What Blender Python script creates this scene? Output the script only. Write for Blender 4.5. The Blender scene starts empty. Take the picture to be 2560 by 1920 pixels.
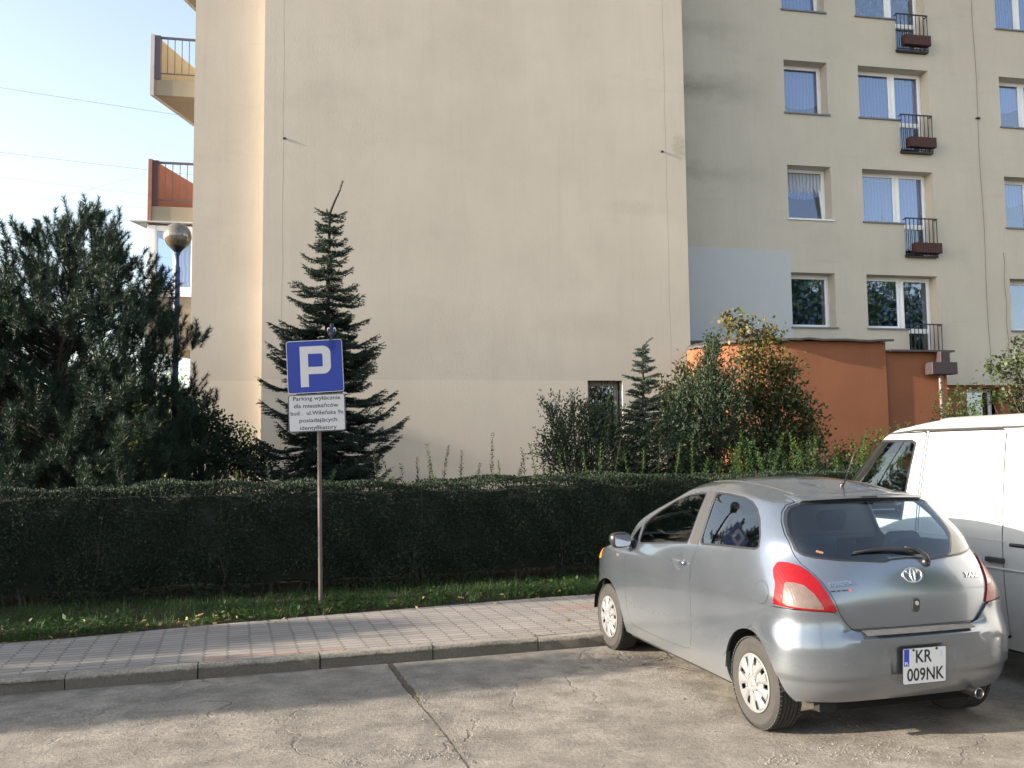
import bpy, bmesh, math, random
import numpy as np
from mathutils import Vector, Matrix
R_ = math.radians
random.seed(7)
rng = np.random.default_rng(11)
scene = bpy.context.scene
COL = scene.collection

# ---------------------------------------------------------------- camera
EYE = 1.86; PITCH = R_(4.35); ROLL = R_(0.64)
cam_data = bpy.data.cameras.new('camera')
cam_data.sensor_width = 36.0
cam_data.lens = 2217.0/2560.0*36.0
cam_data.clip_start = 0.05; cam_data.clip_end = 2000
cam = bpy.data.objects.new('camera', cam_data); COL.objects.link(cam)
cF = Vector((0, math.cos(PITCH), math.sin(PITCH))); cR0 = Vector((1, 0, 0)); cU0 = Vector((0, -math.sin(PITCH), math.cos(PITCH)))
cR = math.cos(ROLL)*cR0 - math.sin(ROLL)*cU0
cU = math.cos(ROLL)*cU0 + math.sin(ROLL)*cR0
cam.matrix_world = Matrix(((cR.x, cU.x, -cF.x, 0), (cR.y, cU.y, -cF.y, 0), (cR.z, cU.z, -cF.z, EYE), (0, 0, 0, 1)))
scene.camera = cam
scene.view_settings.view_transform = 'Standard'; scene.view_settings.look = 'None'
scene.view_settings.gamma = 1.0
scene.view_settings.exposure = 2.05
# ---------------------------------------------------------------- sky and sun
SUN_AZ = 15.0   # degrees: the sun stands towards (-cos, -sin)
SUN_EL = 17.0
sun_to = Vector((-math.cos(R_(SUN_AZ))*math.cos(R_(SUN_EL)), -math.sin(R_(SUN_AZ))*math.cos(R_(SUN_EL)), math.sin(R_(SUN_EL))))
world = bpy.data.worlds.new('World'); scene.world = world; world.use_nodes = True
wn = world.node_tree.nodes; wl = world.node_tree.links
sky = wn.new('ShaderNodeTexSky'); sky.sky_type = 'NISHITA'; sky.sun_disc = False
sky.sun_elevation = R_(SUN_EL); sky.sun_rotation = math.atan2(sun_to.x, sun_to.y)
sky.air_density = 1.0; sky.dust_density = 1.3; sky.ozone_density = 1.0
wn['Background'].inputs['Strength'].default_value = 0.112
# thin milky veil of a hazy September sky: part of the blue is replaced by grey of the same brightness
_bw = wn.new('ShaderNodeRGBToBW'); _mx = wn.new('ShaderNodeMix'); _mx.data_type = 'RGBA'; _mx.inputs[0].default_value = .40
wl.new(sky.outputs['Color'], _bw.inputs[0]); wl.new(sky.outputs['Color'], _mx.inputs[6]); wl.new(_bw.outputs[0], _mx.inputs[7])
_wt = wn.new('ShaderNodeMix'); _wt.data_type = 'RGBA'; _wt.blend_type = 'MULTIPLY'; _wt.inputs[0].default_value = 1; _wt.inputs[7].default_value = (1.02, 1.01, .98, 1)
wl.new(_mx.outputs[2], _wt.inputs[6]); wl.new(_wt.outputs[2], wn['Background'].inputs['Color'])
sun_d = bpy.data.lights.new('sun', 'SUN'); sun_d.energy = 3.8; sun_d.angle = R_(0.55); sun_d.color = (1.0, 0.87, 0.70)
sun_o = bpy.data.objects.new('sun', sun_d); COL.objects.link(sun_o)
sun_o.rotation_euler = (-sun_to).to_track_quat('-Z', 'Y').to_euler()
sun_o.location = (0, 0, 30)

# ---------------------------------------------------------------- measuring helpers: photograph reading -> place in the world
def ray(x, y): return cF + (x-1280)/2217.0*cR + (960-y)/2217.0*cU
CE = Vector((0, 0, EYE))
def at(x, y, Y):
    d = ray(x, y); return CE + d*(Y/d.y)
def gnd(x, y, z=0.0):
    d = ray(x, y); return CE + d*((z-EYE)/d.z)
def onpl(x, y, p, n):
    d = ray(x, y); return CE + d*((Vector(p)-CE).dot(n)/d.dot(n))

# ---------------------------------------------------------------- object helpers
def tag(o, label=None, cat=None, group=None, kind=None):
    if label: o['label'] = label
    if cat: o['category'] = cat
    if group: o['group'] = group
    if kind: o['kind'] = kind
    return o
def empty(name, loc=(0, 0, 0), rz=0.0, label=None, cat=None, group=None):
    o = bpy.data.objects.new(name, None); COL.objects.link(o); o.empty_display_size = 0.2
    o.location = loc; o.rotation_euler = (0, 0, rz)
    return tag(o, label, cat, group)
def copy_tree(o, parent=None):
    c = o.copy(); COL.objects.link(c)
    if parent is not None: c.parent = parent
    for ch in list(o.children): copy_tree(ch, c)
    return c
class MB:
    def __init__(s): s.v = []; s.f = []
    def add(s, vs, fs):
        b = len(s.v); s.v.extend([tuple(p) for p in vs]); s.f.extend([tuple(b+i for i in f) for f in fs]); return s
    def box(s, x0, x1, y0, y1, z0, z1, M=None):
        vs = [Vector((x, y, z)) for x in (x0, x1) for y in (y0, y1) for z in (z0, z1)]
        if M is not None: vs = [M @ p for p in vs]
        return s.add(vs, [(0, 1, 3, 2), (4, 6, 7, 5), (0, 4, 5, 1), (2, 3, 7, 6), (0, 2, 6, 4), (1, 5, 7, 3)])
    def tube(s, pts, rad, n=8, cap=True):
        pts = [Vector(p) for p in pts]
        if not hasattr(rad, '__len__'): rad = [rad]*len(pts)
        up = Vector((0, 0, 1)); vs = []; k = len(pts); prev = None
        for i, p in enumerate(pts):
            t = (pts[min(i+1, k-1)]-pts[max(i-1, 0)])
            t = t.normalized() if t.length > 1e-9 else up
            if prev is None:
                a = t.cross(Vector((0, 0, 1)) if abs(t.z) < .9 else Vector((1, 0, 0))).normalized()
            else:
                a = (prev - t*prev.dot(t)); a = a.normalized() if a.length > 1e-6 else t.orthogonal().normalized()
            prev = a; b = t.cross(a)
            for j in range(n):
                an = 2*math.pi*j/n; vs.append(p + (a*math.cos(an)+b*math.sin(an))*rad[i])
        fs = [(i*n+j, i*n+(j+1) % n, (i+1)*n+(j+1) % n, (i+1)*n+j) for i in range(k-1) for j in range(n)]
        if cap: fs += [tuple(range(n))[::-1], tuple((k-1)*n+j for j in range(n))]
        return s.add(vs, fs)
    def lathe(s, prof, n=32, M=None, close=False):
        # prof: (radius, height) about the local z axis
        vs = []; k = len(prof)
        for r, h in prof:
            for j in range(n):
                an = 2*math.pi*j/n; p = Vector((r*math.cos(an), r*math.sin(an), h)); vs.append(M @ p if M is not None else p)
        fs = [(i*n+j, i*n+(j+1) % n, (i+1)*n+(j+1) % n, (i+1)*n+j) for i in range(k-1) for j in range(n)]
        if close: fs += [((k-1)*n+j, (k-1)*n+(j+1) % n, (j+1) % n, j) for j in range(n)]
        return s.add(vs, fs)
    def prism(s, poly, h0, h1, M=None):
        n = len(poly); vs = [Vector((p[0], p[1], h0)) for p in poly]+[Vector((p[0], p[1], h1)) for p in poly]
        if M is not None: vs = [M @ p for p in vs]
        return s.add(vs, [tuple(range(n))[::-1], tuple(range(n, 2*n))]+[(i, (i+1) % n, n+(i+1) % n, n+i) for i in range(n)])
    def build(s, name, mat, parent=None, smooth=False, bevel=0, seg=2, sub=0, auto=None):
        me = bpy.data.meshes.new(name); me.from_pydata(s.v, [], s.f); me.validate(); me.update()
        me.materials.append(mat)
        o = bpy.data.objects.new(name, me); COL.objects.link(o)
        if smooth: me.shade_smooth()
        if auto is not None:
            me.shade_smooth(); bm = bmesh.new(); bm.from_mesh(me)
            for e in bm.edges:
                if len(e.link_faces) == 2 and e.calc_face_angle(0) > R_(auto): e.smooth = False
            bm.to_mesh(me); bm.free()
        if bevel:
            m = o.modifiers.new('bevel', 'BEVEL'); m.width = bevel; m.segments = seg; m.limit_method = 'ANGLE'; m.angle_limit = R_(35); m.harden_normals = False
        if sub:
            m = o.modifiers.new('sub', 'SUBSURF'); m.levels = sub; m.render_levels = sub
        if parent is not None: o.parent = parent
        return o
def np_mesh(name, verts, faces_flat, nper, mat, parent=None, smooth=False):
    """one mesh from numpy arrays; every face has nper corners"""
    me = bpy.data.meshes.new(name); nf = len(faces_flat)//nper
    me.vertices.add(len(verts)); me.vertices.foreach_set('co', np.asarray(verts, dtype=np.float32).ravel())
    me.loops.add(nf*nper); me.loops.foreach_set('vertex_index', np.asarray(faces_flat, dtype=np.int32))
    me.polygons.add(nf); me.polygons.foreach_set('loop_start', np.arange(0, nf*nper, nper, dtype=np.int32))
    me.update(calc_edges=True); me.materials.append(mat)
    if smooth: me.shade_smooth()
    o = bpy.data.objects.new(name, me); COL.objects.link(o)
    if parent is not None: o.parent = parent
    return o
def unit(a): return a/np.maximum(np.linalg.norm(a, axis=-1, keepdims=True), 1e-9)
def leaves_arr(P, D, N, L, W):
    """diamond leaves: base P, along D, across cross(D,N); arrays (n,3); L, W (n,)"""
    D = unit(D); S = unit(np.cross(D, N)); Nn = np.cross(S, D)
    L = np.asarray(L)[:, None]; W = np.asarray(W)[:, None]
    a = P; b = P + D*L*.45 + S*W*.5 + Nn*W*.12; c = P + D*L; d = P + D*L*.45 - S*W*.5 + Nn*W*.12
    V = np.stack([a, b, c, d], 1).reshape(-1, 3); n = len(P)
    return V, np.arange(n*4)
def needles_arr(P, D, S, L, W):
    D = unit(D); S = unit(np.cross(D, S)); L = np.asarray(L)[:, None]; W = np.asarray(W)[:, None]
    V = np.stack([P - S*W*.5, P + S*W*.5, P + D*L], 1).reshape(-1, 3)
    return V, np.arange(len(P)*3)
def rdir(n): return unit(rng.normal(size=(n, 3)))

# ---------------------------------------------------------------- material helpers
class NT:
    def __init__(s, name):
        s.m = bpy.data.materials.new(name); s.m.use_nodes = True; s.t = s.m.node_tree; s.n = s.t.nodes; s.l = s.t.links
        s.b = s.n['Principled BSDF']; s.out = s.n['Material Output']
    def add(s, typ, **kw):
        n = s.n.new(typ)
        for k, v in kw.items():
            if k in n.inputs.keys(): s.set(n.inputs[k], v)
            else: setattr(n, k, v)
        return n
    def set(s, inp, v):
        if isinstance(v, bpy.types.NodeSocket): s.l.new(v, inp)
        else: inp.default_value = v
    def obj(s): return s.add('ShaderNodeTexCoord').outputs['Object']
    def geo(s): return s.add('ShaderNodeNewGeometry').outputs['Position']
    def noise(s, vec, scale, detail=4, rough=.55, sc=None, dist=0):
        if sc is not None:
            mp = s.add('ShaderNodeMapping'); s.l.new(vec, mp.inputs['Vector']); mp.inputs['Scale'].default_value = sc; vec = mp.outputs[0]
        n = s.add('ShaderNodeTexNoise'); s.l.new(vec, n.inputs['Vector'])
        n.inputs['Scale'].default_value = scale; n.inputs['Detail'].default_value = detail; n.inputs['Roughness'].default_value = rough; n.inputs['Distortion'].default_value = dist
        return n.outputs['Fac']
    def ramp(s, fac, stops, interp='LINEAR'):
        r = s.add('ShaderNodeValToRGB'); s.l.new(fac, r.inputs[0]); cr = r.color_ramp; cr.interpolation = interp
        while len(cr.elements) < len(stops): cr.elements.new(.5)
        for e, (p, c) in zip(cr.elements, stops):
            e.position = p; e.color = (c, c, c, 1) if not hasattr(c, '__len__') else (*c, 1)
        return r.outputs['Color']
    def mix(s, fac, a, b, blend='MIX'):
        n = s.add('ShaderNodeMix'); n.data_type = 'RGBA'; n.blend_type = blend
        s.set(n.inputs[0], fac)
        for i, v in ((6, a), (7, b)):
            if isinstance(v, bpy.types.NodeSocket): s.l.new(v, n.inputs[i])
            else: n.inputs[i].default_value = (*v, 1)
        return n.outputs[2]
    def math(s, op, a, b=0.0, c=None, clamp=False):
        n = s.add('ShaderNodeMath'); n.operation = op; n.use_clamp = clamp; s.set(n.inputs[0], a); s.set(n.inputs[1], b)
        if c is not None: s.set(n.inputs[2], c)
        return n.outputs[0]
    def sep(s, vec):
        n = s.add('ShaderNodeSeparateXYZ'); s.l.new(vec, n.inputs[0]); return n.outputs
    def fresnel(s, ior=1.5):
        # the same reflectance from either side of a thin pane
        g = s.add('ShaderNodeNewGeometry'); f = s.add('ShaderNodeFresnel'); s.l.new(s.math('MULTIPLY_ADD', g.outputs['Backfacing'], 1/ior-ior, ior), f.inputs['IOR']); return f
    def bump(s, h, strength=.5, dist=.01, prev=None):
        n = s.add('ShaderNodeBump'); s.l.new(h, n.inputs['Height']); n.inputs['Strength'].default_value = strength; n.inputs['Distance'].default_value = dist
        if prev is not None: s.l.new(prev, n.inputs['Normal'])
        return n.outputs[0]
    def fin(s, col=None, rough=None, normal=None, metal=None, spec=None, **kw):
        if col is not None:
            if isinstance(col, bpy.types.NodeSocket): s.l.new(col, s.b.inputs['Base Color'])
            else: s.b.inputs['Base Color'].default_value = (*col, 1)
        if rough is not None: s.set(s.b.inputs['Roughness'], rough)
        if normal is not None: s.l.new(normal, s.b.inputs['Normal'])
        if metal is not None: s.set(s.b.inputs['Metallic'], metal)
        if spec is not None: s.set(s.b.inputs['Specular IOR Level'], spec)
        for k, v in kw.items(): s.set(s.b.inputs[k.replace('_', ' ')], v)
        return s.m
def flatmat(name, col, rough=.6, metal=0, var=.15, scale=6, bump=0, spec=.5, **kw):
    t = NT(name); v = t.geo(); n = t.noise(v, scale, 4)
    c = t.mix(n, tuple(x*(1-var) for x in col), tuple(min(1, x*(1+var)) for x in col))
    nm = t.bump(t.noise(v, scale*12, 3), bump, .004) if bump else None
    return t.fin(c, rough, nm, metal, spec, **kw)
# ================================================================ THE SETTING
KA = R_(17.6)                                   # direction of the kerb
kdir = Vector((math.cos(KA), math.sin(KA), 0)); kn = Vector((-math.sin(KA), math.cos(KA), 0))
K0 = gnd(1504, 1614.5)                          # a point on the kerb foot, behind the front wheel of the car
def kp(s, d, z=0.0): return Vector((K0.x, K0.y, 0)) + kdir*s + kn*d + Vector((0, 0, z))
SW = 0.115                                      # pavement height
def kframe(z=0.0):
    return Matrix(((kdir.x, kn.x, 0, K0.x), (kdir.y, kn.y, 0, K0.y), (0, 0, 1, z), (0, 0, 0, 1)))

# --- materials
def m_concrete_road():
    t = NT('old_concrete'); v = t.obj()
    base = t.noise(v, .55, 5, .6); mid = t.noise(v, 3.2, 7, .68); fine = t.noise(v, 38, 6, .7); grit = t.noise(v, 160, 3, .6)
    c = t.ramp(base, [(.3, (.22, .202, .177)), (.5, (.29, .264, .232)), (.72, (.36, .33, .29))])
    c = t.mix(t.ramp(mid, [(.38, 1), (.62, 0)]), c, (.145, .132, .115))
    c = t.mix(t.math('MULTIPLY', t.ramp(fine, [(.35, 1), (.55, 0)]), .55), c, (.13, .115, .10))
    c = t.mix(t.math('MULTIPLY', t.ramp(grit, [(.5, 0), (.72, 1)]), .55), c, (.40, .37, .325))
    # worn, crumbled patches with exposed stones
    worn = t.ramp(t.noise(v, .9, 6, .72), [(.60, 0), (.68, 1)])
    vo = t.add('ShaderNodeTexVoronoi'); t.l.new(v, vo.inputs['Vector']); vo.inputs['Scale'].default_value = 48
    stones = t.mix(t.ramp(vo.outputs['Distance'], [(.25, 0), (.5, 1)]), (.40, .36, .31), (.10, .09, .08))
    c = t.mix(t.math('MULTIPLY', worn, .45), c, stones)
    # the expansion joint between two slabs, and a hairline crack
    s = t.sep(v); wob = t.noise(v, 1.7, 5, .7); wob2 = t.noise(v, 9, 4, .7)
    xx = t.math('ADD', s[0], t.math('MULTIPLY_ADD', wob, .09, -.045))
    d = t.math('ABSOLUTE', t.math('ADD', xx, 2.03))
    d2 = t.math('ADD', d, t.math('MULTIPLY_ADD', wob2, .045, -.022))
    near = t.ramp(t.math('DIVIDE', t.math('ADD', s[1], 2.8), 3.0), [(.0, .25), (.45, .3), (.62, 1), (1, .9)])
    wid = t.math('MULTIPLY', near, .034)
    joint = t.math('SUBTRACT', 1, t.math('DIVIDE', d2, wid), clamp=True)
    joint = t.ramp(joint, [(.0, 0), (.35, 1)])
    c = t.mix(joint, c, t.mix(t.noise(v, 60, 3), (.035, .03, .024), (.15, .12, .085)))
    tar = t.ramp(t.noise(v, 1.25, 7, .62, dist=.6), [(.60, 0), (.63, 1)])
    c = t.mix(t.math('MULTIPLY', tar, .35), c, (.10, .095, .09))
    dv = t.add('ShaderNodeVectorMath', operation='ADD'); nz = t.add('ShaderNodeTexNoise'); t.l.new(v, nz.inputs['Vector']); nz.inputs['Scale'].default_value = 2.3; nz.inputs['Detail'].default_value = 6
    sc_ = t.add('ShaderNodeVectorMath', operation='SCALE'); t.l.new(nz.outputs['Color'], sc_.inputs[0]); sc_.inputs['Scale'].default_value = .9; t.l.new(v, dv.inputs[0]); t.l.new(sc_.outputs[0], dv.inputs[1])
    ve = t.add('ShaderNodeTexVoronoi'); ve.feature = 'DISTANCE_TO_EDGE'; t.l.new(dv.outputs[0], ve.inputs['Vector']); ve.inputs['Scale'].default_value = .62
    crack = t.math('MULTIPLY', t.ramp(ve.outputs['Distance'], [(.004, 1), (.012, 0)]), t.ramp(t.noise(v, .7, 3), [(.45, 0), (.6, 1)]))
    c = t.mix(t.math('MULTIPLY', crack, .3), c, (.07, .06, .05))
    rip = t.noise(v, 14, 6, .75, sc=(.6, 2.2, 1), dist=.8); c = t.mix(t.math('MULTIPLY', t.ramp(rip, [(.30, 1), (.44, 0)]), .55), c, (.11, .10, .085))
    h = t.math('ADD', t.math('MULTIPLY', mid, .6), t.math('MULTIPLY', fine, .55))
    h = t.math('ADD', h, t.math('MULTIPLY', grit, .12))
    h = t.math('ADD', h, t.math('MULTIPLY', rip, .55)); h = t.math('SUBTRACT', h, t.math('MULTIPLY', crack, .6))
    h = t.math('SUBTRACT', h, t.math('MULTIPLY', joint, .9))
    h = t.math('SUBTRACT', h, t.math('MULTIPLY', worn, t.math('MULTIPLY', vo.outputs['Distance'], .8)))
    nm = t.bump(h, 1.0, .024)
    return t.fin(c, .92, nm, spec=.25)
def m_paving():
    t = NT('interlocking_paving'); v = t.obj(); s = t.sep(v)
    fr = t.math('PINGPONG', s[1], .0525)
    zig = t.math('MULTIPLY', t.math('SUBTRACT', fr, .02625), .55)
    n0 = t.math('MULTIPLY_ADD', t.noise(v, 1.5, 2), .03, -.015)
    x2 = t.math('ADD', t.math('ADD', s[0], zig), n0); y2 = t.math('ADD', s[1], n0)
    cb = t.add('ShaderNodeCombineXYZ'); t.l.new(x2, cb.inputs[0]); t.l.new(y2, cb.inputs[1])
    br = t.add('ShaderNodeTexBrick', offset=.0); t.l.new(cb.outputs[0], br.inputs['Vector'])
    br.inputs['Scale'].default_value = 1; br.inputs['Brick Width'].default_value = .20; br.inputs['Row Height'].default_value = .105
    br.inputs['Mortar Size'].default_value = .006; br.inputs['Mortar Smooth'].default_value = .3; br.inputs['Bias'].default_value = 0
    br.inputs['Color1'].default_value = (.235, .215, .20, 1); br.inputs['Color2'].default_value = (.32, .29, .27, 1); br.inputs['Mortar'].default_value = (.055, .05, .042, 1)
    # every course joint is only faint, the stepped cross joints are dark
    c = br.outputs['Color']
    fl = t.add('ShaderNodeVectorMath', operation='FLOOR')
    dv = t.add('ShaderNodeVectorMath', operation='MULTIPLY'); t.l.new(cb.outputs[0], dv.inputs[0]); dv.inputs[1].default_value = (1/1.2, 1/.315, 0); t.l.new(dv.outputs[0], fl.inputs[0])
    wn_ = t.add('ShaderNodeTexWhiteNoise', noise_dimensions='2D'); t.l.new(fl.outputs[0], wn_.inputs['Vector'])
    red = t.math('MULTIPLY', t.ramp(wn_.outputs['Value'], [(.90, 0), (.905, 1)], 'CONSTANT'), t.math('SUBTRACT', 1, br.outputs['Fac'], clamp=True))
    c = t.mix(t.math("MULTIPLY", red, .5), c, (.34, .17, .13))
    c = t.mix(t.ramp(t.noise(v, 1.3, 5, .6), [(.35, .35), (.6, 0)]), c, (.15, .14, .125))
    c = t.mix(t.math('MULTIPLY', t.ramp(t.noise(v, 90, 4, .7), [(.4, 1), (.6, 0)]), .4), c, (.14, .13, .115))
    h = t.math('SUBTRACT', t.math('MULTIPLY', t.noise(v, 70, 4), .25), br.outputs['Fac'])
    return t.fin(c, .88, t.bump(h, .8, .006), spec=.3)
def m_kerb():
    t = NT('kerb_stone'); v = t.geo()
    c = t.ramp(t.noise(v, 2.2, 7, .7), [(.35, (.19, .17, .145)), (.55, (.29, .265, .23)), (.75, (.35, .32, .28))])
    c = t.mix(t.ramp(t.noise(v, 55, 4, .7), [(.35, .7), (.55, 0)]), c, (.09, .085, .07))
    sz = t.sep(v); face_dark = t.ramp(t.math('ADD', t.math('SUBTRACT', .098, sz[2]), t.math('MULTIPLY_ADD', t.noise(v, 12, 4), .05, -.025)), [(0, 0), (.02, 1)])  # stone turns darker below the top edge, along an uneven border
    c = t.mix(t.math('MULTIPLY', face_dark, .8), c, (.075, .065, .052))
    return t.fin(c, .9, t.bump(t.noise(v, 40, 6, .7), .8, .012), spec=.25)
def m_soil():
    t = NT('soil'); v = t.geo()
    c = t.ramp(t.noise(v, 9, 6, .7), [(.3, (.028, .021, .014)), (.6, (.055, .043, .028)), (.8, (.085, .07, .045))])
    return t.fin(c, .95, t.bump(t.noise(v, 30, 5, .7), 1, .03), spec=.2)
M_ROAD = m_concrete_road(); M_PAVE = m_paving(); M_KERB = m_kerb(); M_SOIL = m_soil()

def sheet(name, s0, s1, d0, d1, z, mat, parent=None):
    me = bpy.data.meshes.new(name)
    me.from_pydata([(s0, d0, 0), (s1, d0, 0), (s1, d1, 0), (s0, d1, 0)], [], [(0, 1, 2, 3)]); me.materials.append(mat)
    o = bpy.data.objects.new(name, me); COL.objects.link(o); o.matrix_world = kframe(z); tag(o, kind='structure'); return o
sheet('ground', -900, 900, -900, 900, -.30, M_SOIL)
sheet('road', -250, 250, -250, .02, 0, M_ROAD)
# pavement: front edge along the kerb, back edge reads as a slightly skewed line
PB = [(-60, 2.15), (-6.6, 1.55), (-4.9, 1.62), (-3.45, 1.86), (-1.9, 2.02), (.3, 2.20), (4, 2.28), (60, 2.4)]
me = bpy.data.meshes.new('pavement')
vs = [(s, .155, 0) for s, d in PB]+[(s, d, 0) for s, d in PB]; n_ = len(PB)
me.from_pydata(vs, [], [(i, i+1, n_+i+1, n_+i) for i in range(n_-1)]); me.materials.append(M_PAVE)
o = bpy.data.objects.new('pavement', me); COL.objects.link(o); o.matrix_world = kframe(SW-.004); tag(o, kind='structure')
# kerb stones, each a metre long, a little uneven
mb = MB(); ks = [(-22+i)*1.0-.64 for i in range(40)]
for i, s in enumerate(ks):
    r = random.Random(i); g = .003+.004*r.random(); dz = r.uniform(-.006, .006); dy = r.uniform(-.006, .006); sl = r.uniform(-.007, .007)
    sub = 10; vs = []; fs = []
    for k in range(sub+1):
        x = s+g+(1-2*g)*k/sub; jag = lambda a: r.uniform(-a, a)
        ch = .012+abs(jag(.012))
        z = SW+dz+sl*k/sub
        vs += [(x, dy+.0, -.15), (x, dy+.004+jag(.003), z-ch-.006), (x, dy+ch+.004+jag(.003), z+jag(.0015)), (x, dy+.135, z), (x, dy+.15, z-.012), (x, dy+.15, -.15)]
    for k in range(sub):
        for j in range(5): fs.append((k*6+j, (k+1)*6+j, (k+1)*6+j+1, k*6+j+1))
    fs += [tuple(range(6)), tuple(sub*6+j for j in range(6))[::-1]]
    mb.add(vs, fs)
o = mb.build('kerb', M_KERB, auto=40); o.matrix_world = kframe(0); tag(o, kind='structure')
o = sheet('kerb_bed', -60, 60, .001, .19, SW-.03, M_SOIL); tag(o, kind='structure')

# terrain behind the pavement: verge, hedge foot and the garden rising to the houses
prof = [(0, SW-.012), (.5, SW+.01), (2.2, SW+.03), (4, .3), (7, .6), (11, .85), (60, 1.0)]
me = bpy.data.meshes.new('garden_ground'); vs = []; fs = []
S = [-60, -30, -20, -15, -12, -10, -8.5]+[p[0] for p in PB[1:-1]]+[6, 9, 12, 16, 22, 30, 60]
S = sorted(set(S)); edge = lambda s: np.interp(s, [p[0] for p in PB], [p[1] for p in PB])
for s in S:
    for d, z in prof: vs.append((s, float(edge(s))-.005+d, z))
m_ = len(prof)
fs = [(i*m_+j, (i+1)*m_+j, (i+1)*m_+j+1, i*m_+j+1) for i in range(len(S)-1) for j in range(m_-1)]
me.from_pydata(vs, [], fs); me.materials.append(M_SOIL); me.shade_smooth()
o = bpy.data.objects.new('garden_ground', me); COL.objects.link(o); o.matrix_world = kframe(0); tag(o, kind='structure')
def garden_z(p):
    q = kframe().inverted() @ Vector((p[0], p[1], 0)); d = q.y-float(edge(q.x))
    return float(np.interp(d, [a for a, b in prof], [b for a, b in prof]))

# loose chippings where the concrete breaks up: along the joint, at the near edge and beside the car
def chips():
    P = []
    g = np.random.default_rng(5)
    def patch(px, py, rx, ry, n):
        for _ in range(n):
            a, b = g.normal(0, .45, 2); p = gnd(float(px+a*rx), float(py+b*ry), 0); P.append((p.x, p.y, 0))
    patch(1030, 1690, 22, 30, 260); patch(1055, 1755, 26, 40, 160); patch(1060, 1890, 130, 18, 420); patch(880, 1905, 60, 12, 160); patch(2200, 1880, 260, 34, 420); patch(2150, 1815, 90, 12, 140); patch(1950, 1900, 60, 14, 160); patch(1620, 1640, 90, 14, 90)
    for k in range(160):
        t = g.random(); patch(1000+190*t+g.normal(0, 3), 1660+250*t, 6, 3, 2)
    patch(1400, 1800, 400, 80, 260); patch(500, 1830, 400, 60, 160)
    P = np.array(P); n = len(P); s = .0035+.009*g.random(n)**2.5
    base = np.array([[1, 0, -.2], [0, 1, -.2], [-1, 0, -.2], [0, -1, -.2], [0, 0, .8]]); V = base[None]*s[:, None, None]*g.uniform(.6, 1.3, (n, 5, 3)); a = g.uniform(0, 6.3, n); c_, s_ = np.cos(a), np.sin(a)
    W = V.copy(); W[..., 0] = V[..., 0]*c_[:, None]-V[..., 1]*s_[:, None]; W[..., 1] = V[..., 0]*s_[:, None]+V[..., 1]*c_[:, None]; W += P[:, None]
    F = np.array([[0, 1, 4], [1, 2, 4], [2, 3, 4], [3, 0, 4]])[None]+5*np.arange(n)[:, None, None]; return W.reshape(-1, 3), F.ravel()
_m = flatmat('stone_chips', (.20, .18, .155), .9, var=.75, scale=40)
V, F = chips(); o = np_mesh('gravel', V, F, 3, _m); tag(o, 'small loose stone chips lying on the worn concrete of the parking', 'gravel', kind='stuff')
# ================================================================ THE APARTMENT BLOCK
BA = R_(11.0)
bu = Vector((math.cos(BA), math.sin(BA), 0)); bn = Vector((-math.sin(BA), math.cos(BA), 0))
BO = Vector((-7.645, 18.5, 0))                  # origin of the block's own frame: x along the gable, y into depth
def bl(p): q = Vector(p)-BO; return Vector((q.dot(bu), q.dot(bn), q.z))
def bpx(x, y, dep): return bl(onpl(x, y, BO+bn*dep, bn))
FY = 1.585                                       # the recessed facade
ROOF = 17.2
def m_stucco(name, c0, c1, stain, bumps=1.0, extra=None, stn=.5):
    t = NT(name); v = t.obj()
    c = t.mix(t.ramp(t.noise(v, .5, 5, .6), [(.3, 0), (.7, 1)]), c0, c1)
    c = t.mix(t.math('MULTIPLY', t.ramp(t.noise(v, 2.2, 6, .65, sc=(1, 1, .25)), [(.45, 0), (.75, 1)]), .35*stn), c, stain)
    c = t.mix(t.math('MULTIPLY', t.ramp(t.noise(v, .8, 6, .7, sc=(.5, 1, 1.6)), [(.56, 0), (.72, 1)]), .45*stn), c, stain)
    c = t.mix(t.math('MULTIPLY', t.noise(v, 45, 4, .7), .22), c, tuple(x*.6 for x in stain))
    c = t.mix(t.math('MULTIPLY', t.ramp(t.noise(v, 5, 5, .7, sc=(1.6, 1, .06)), [(.55, 0), (.75, 1)]), .30*stn), c, tuple(x*.75 for x in stain))
    c = t.mix(t.math('MULTIPLY', t.ramp(t.noise(v, 1.1, 8, .75, sc=(.35, 1, 2.2)), [(.6, 0), (.7, 1)]), .30*stn), c, tuple(x*.8 for x in stain))
    if extra: c = extra(t, v, c)
    h = t.math('ADD', t.math('MULTIPLY', t.noise(v, 22, 3, .55), 1.0), t.math('MULTIPLY', t.noise(v, 70, 2, .6), .35))
    h = t.math('ADD', h, t.math('MULTIPLY', t.noise(v, .7, 2), 2.5))
    return t.fin(c, .93, t.bump(h, .30*bumps, .008), spec=.2)
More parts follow.
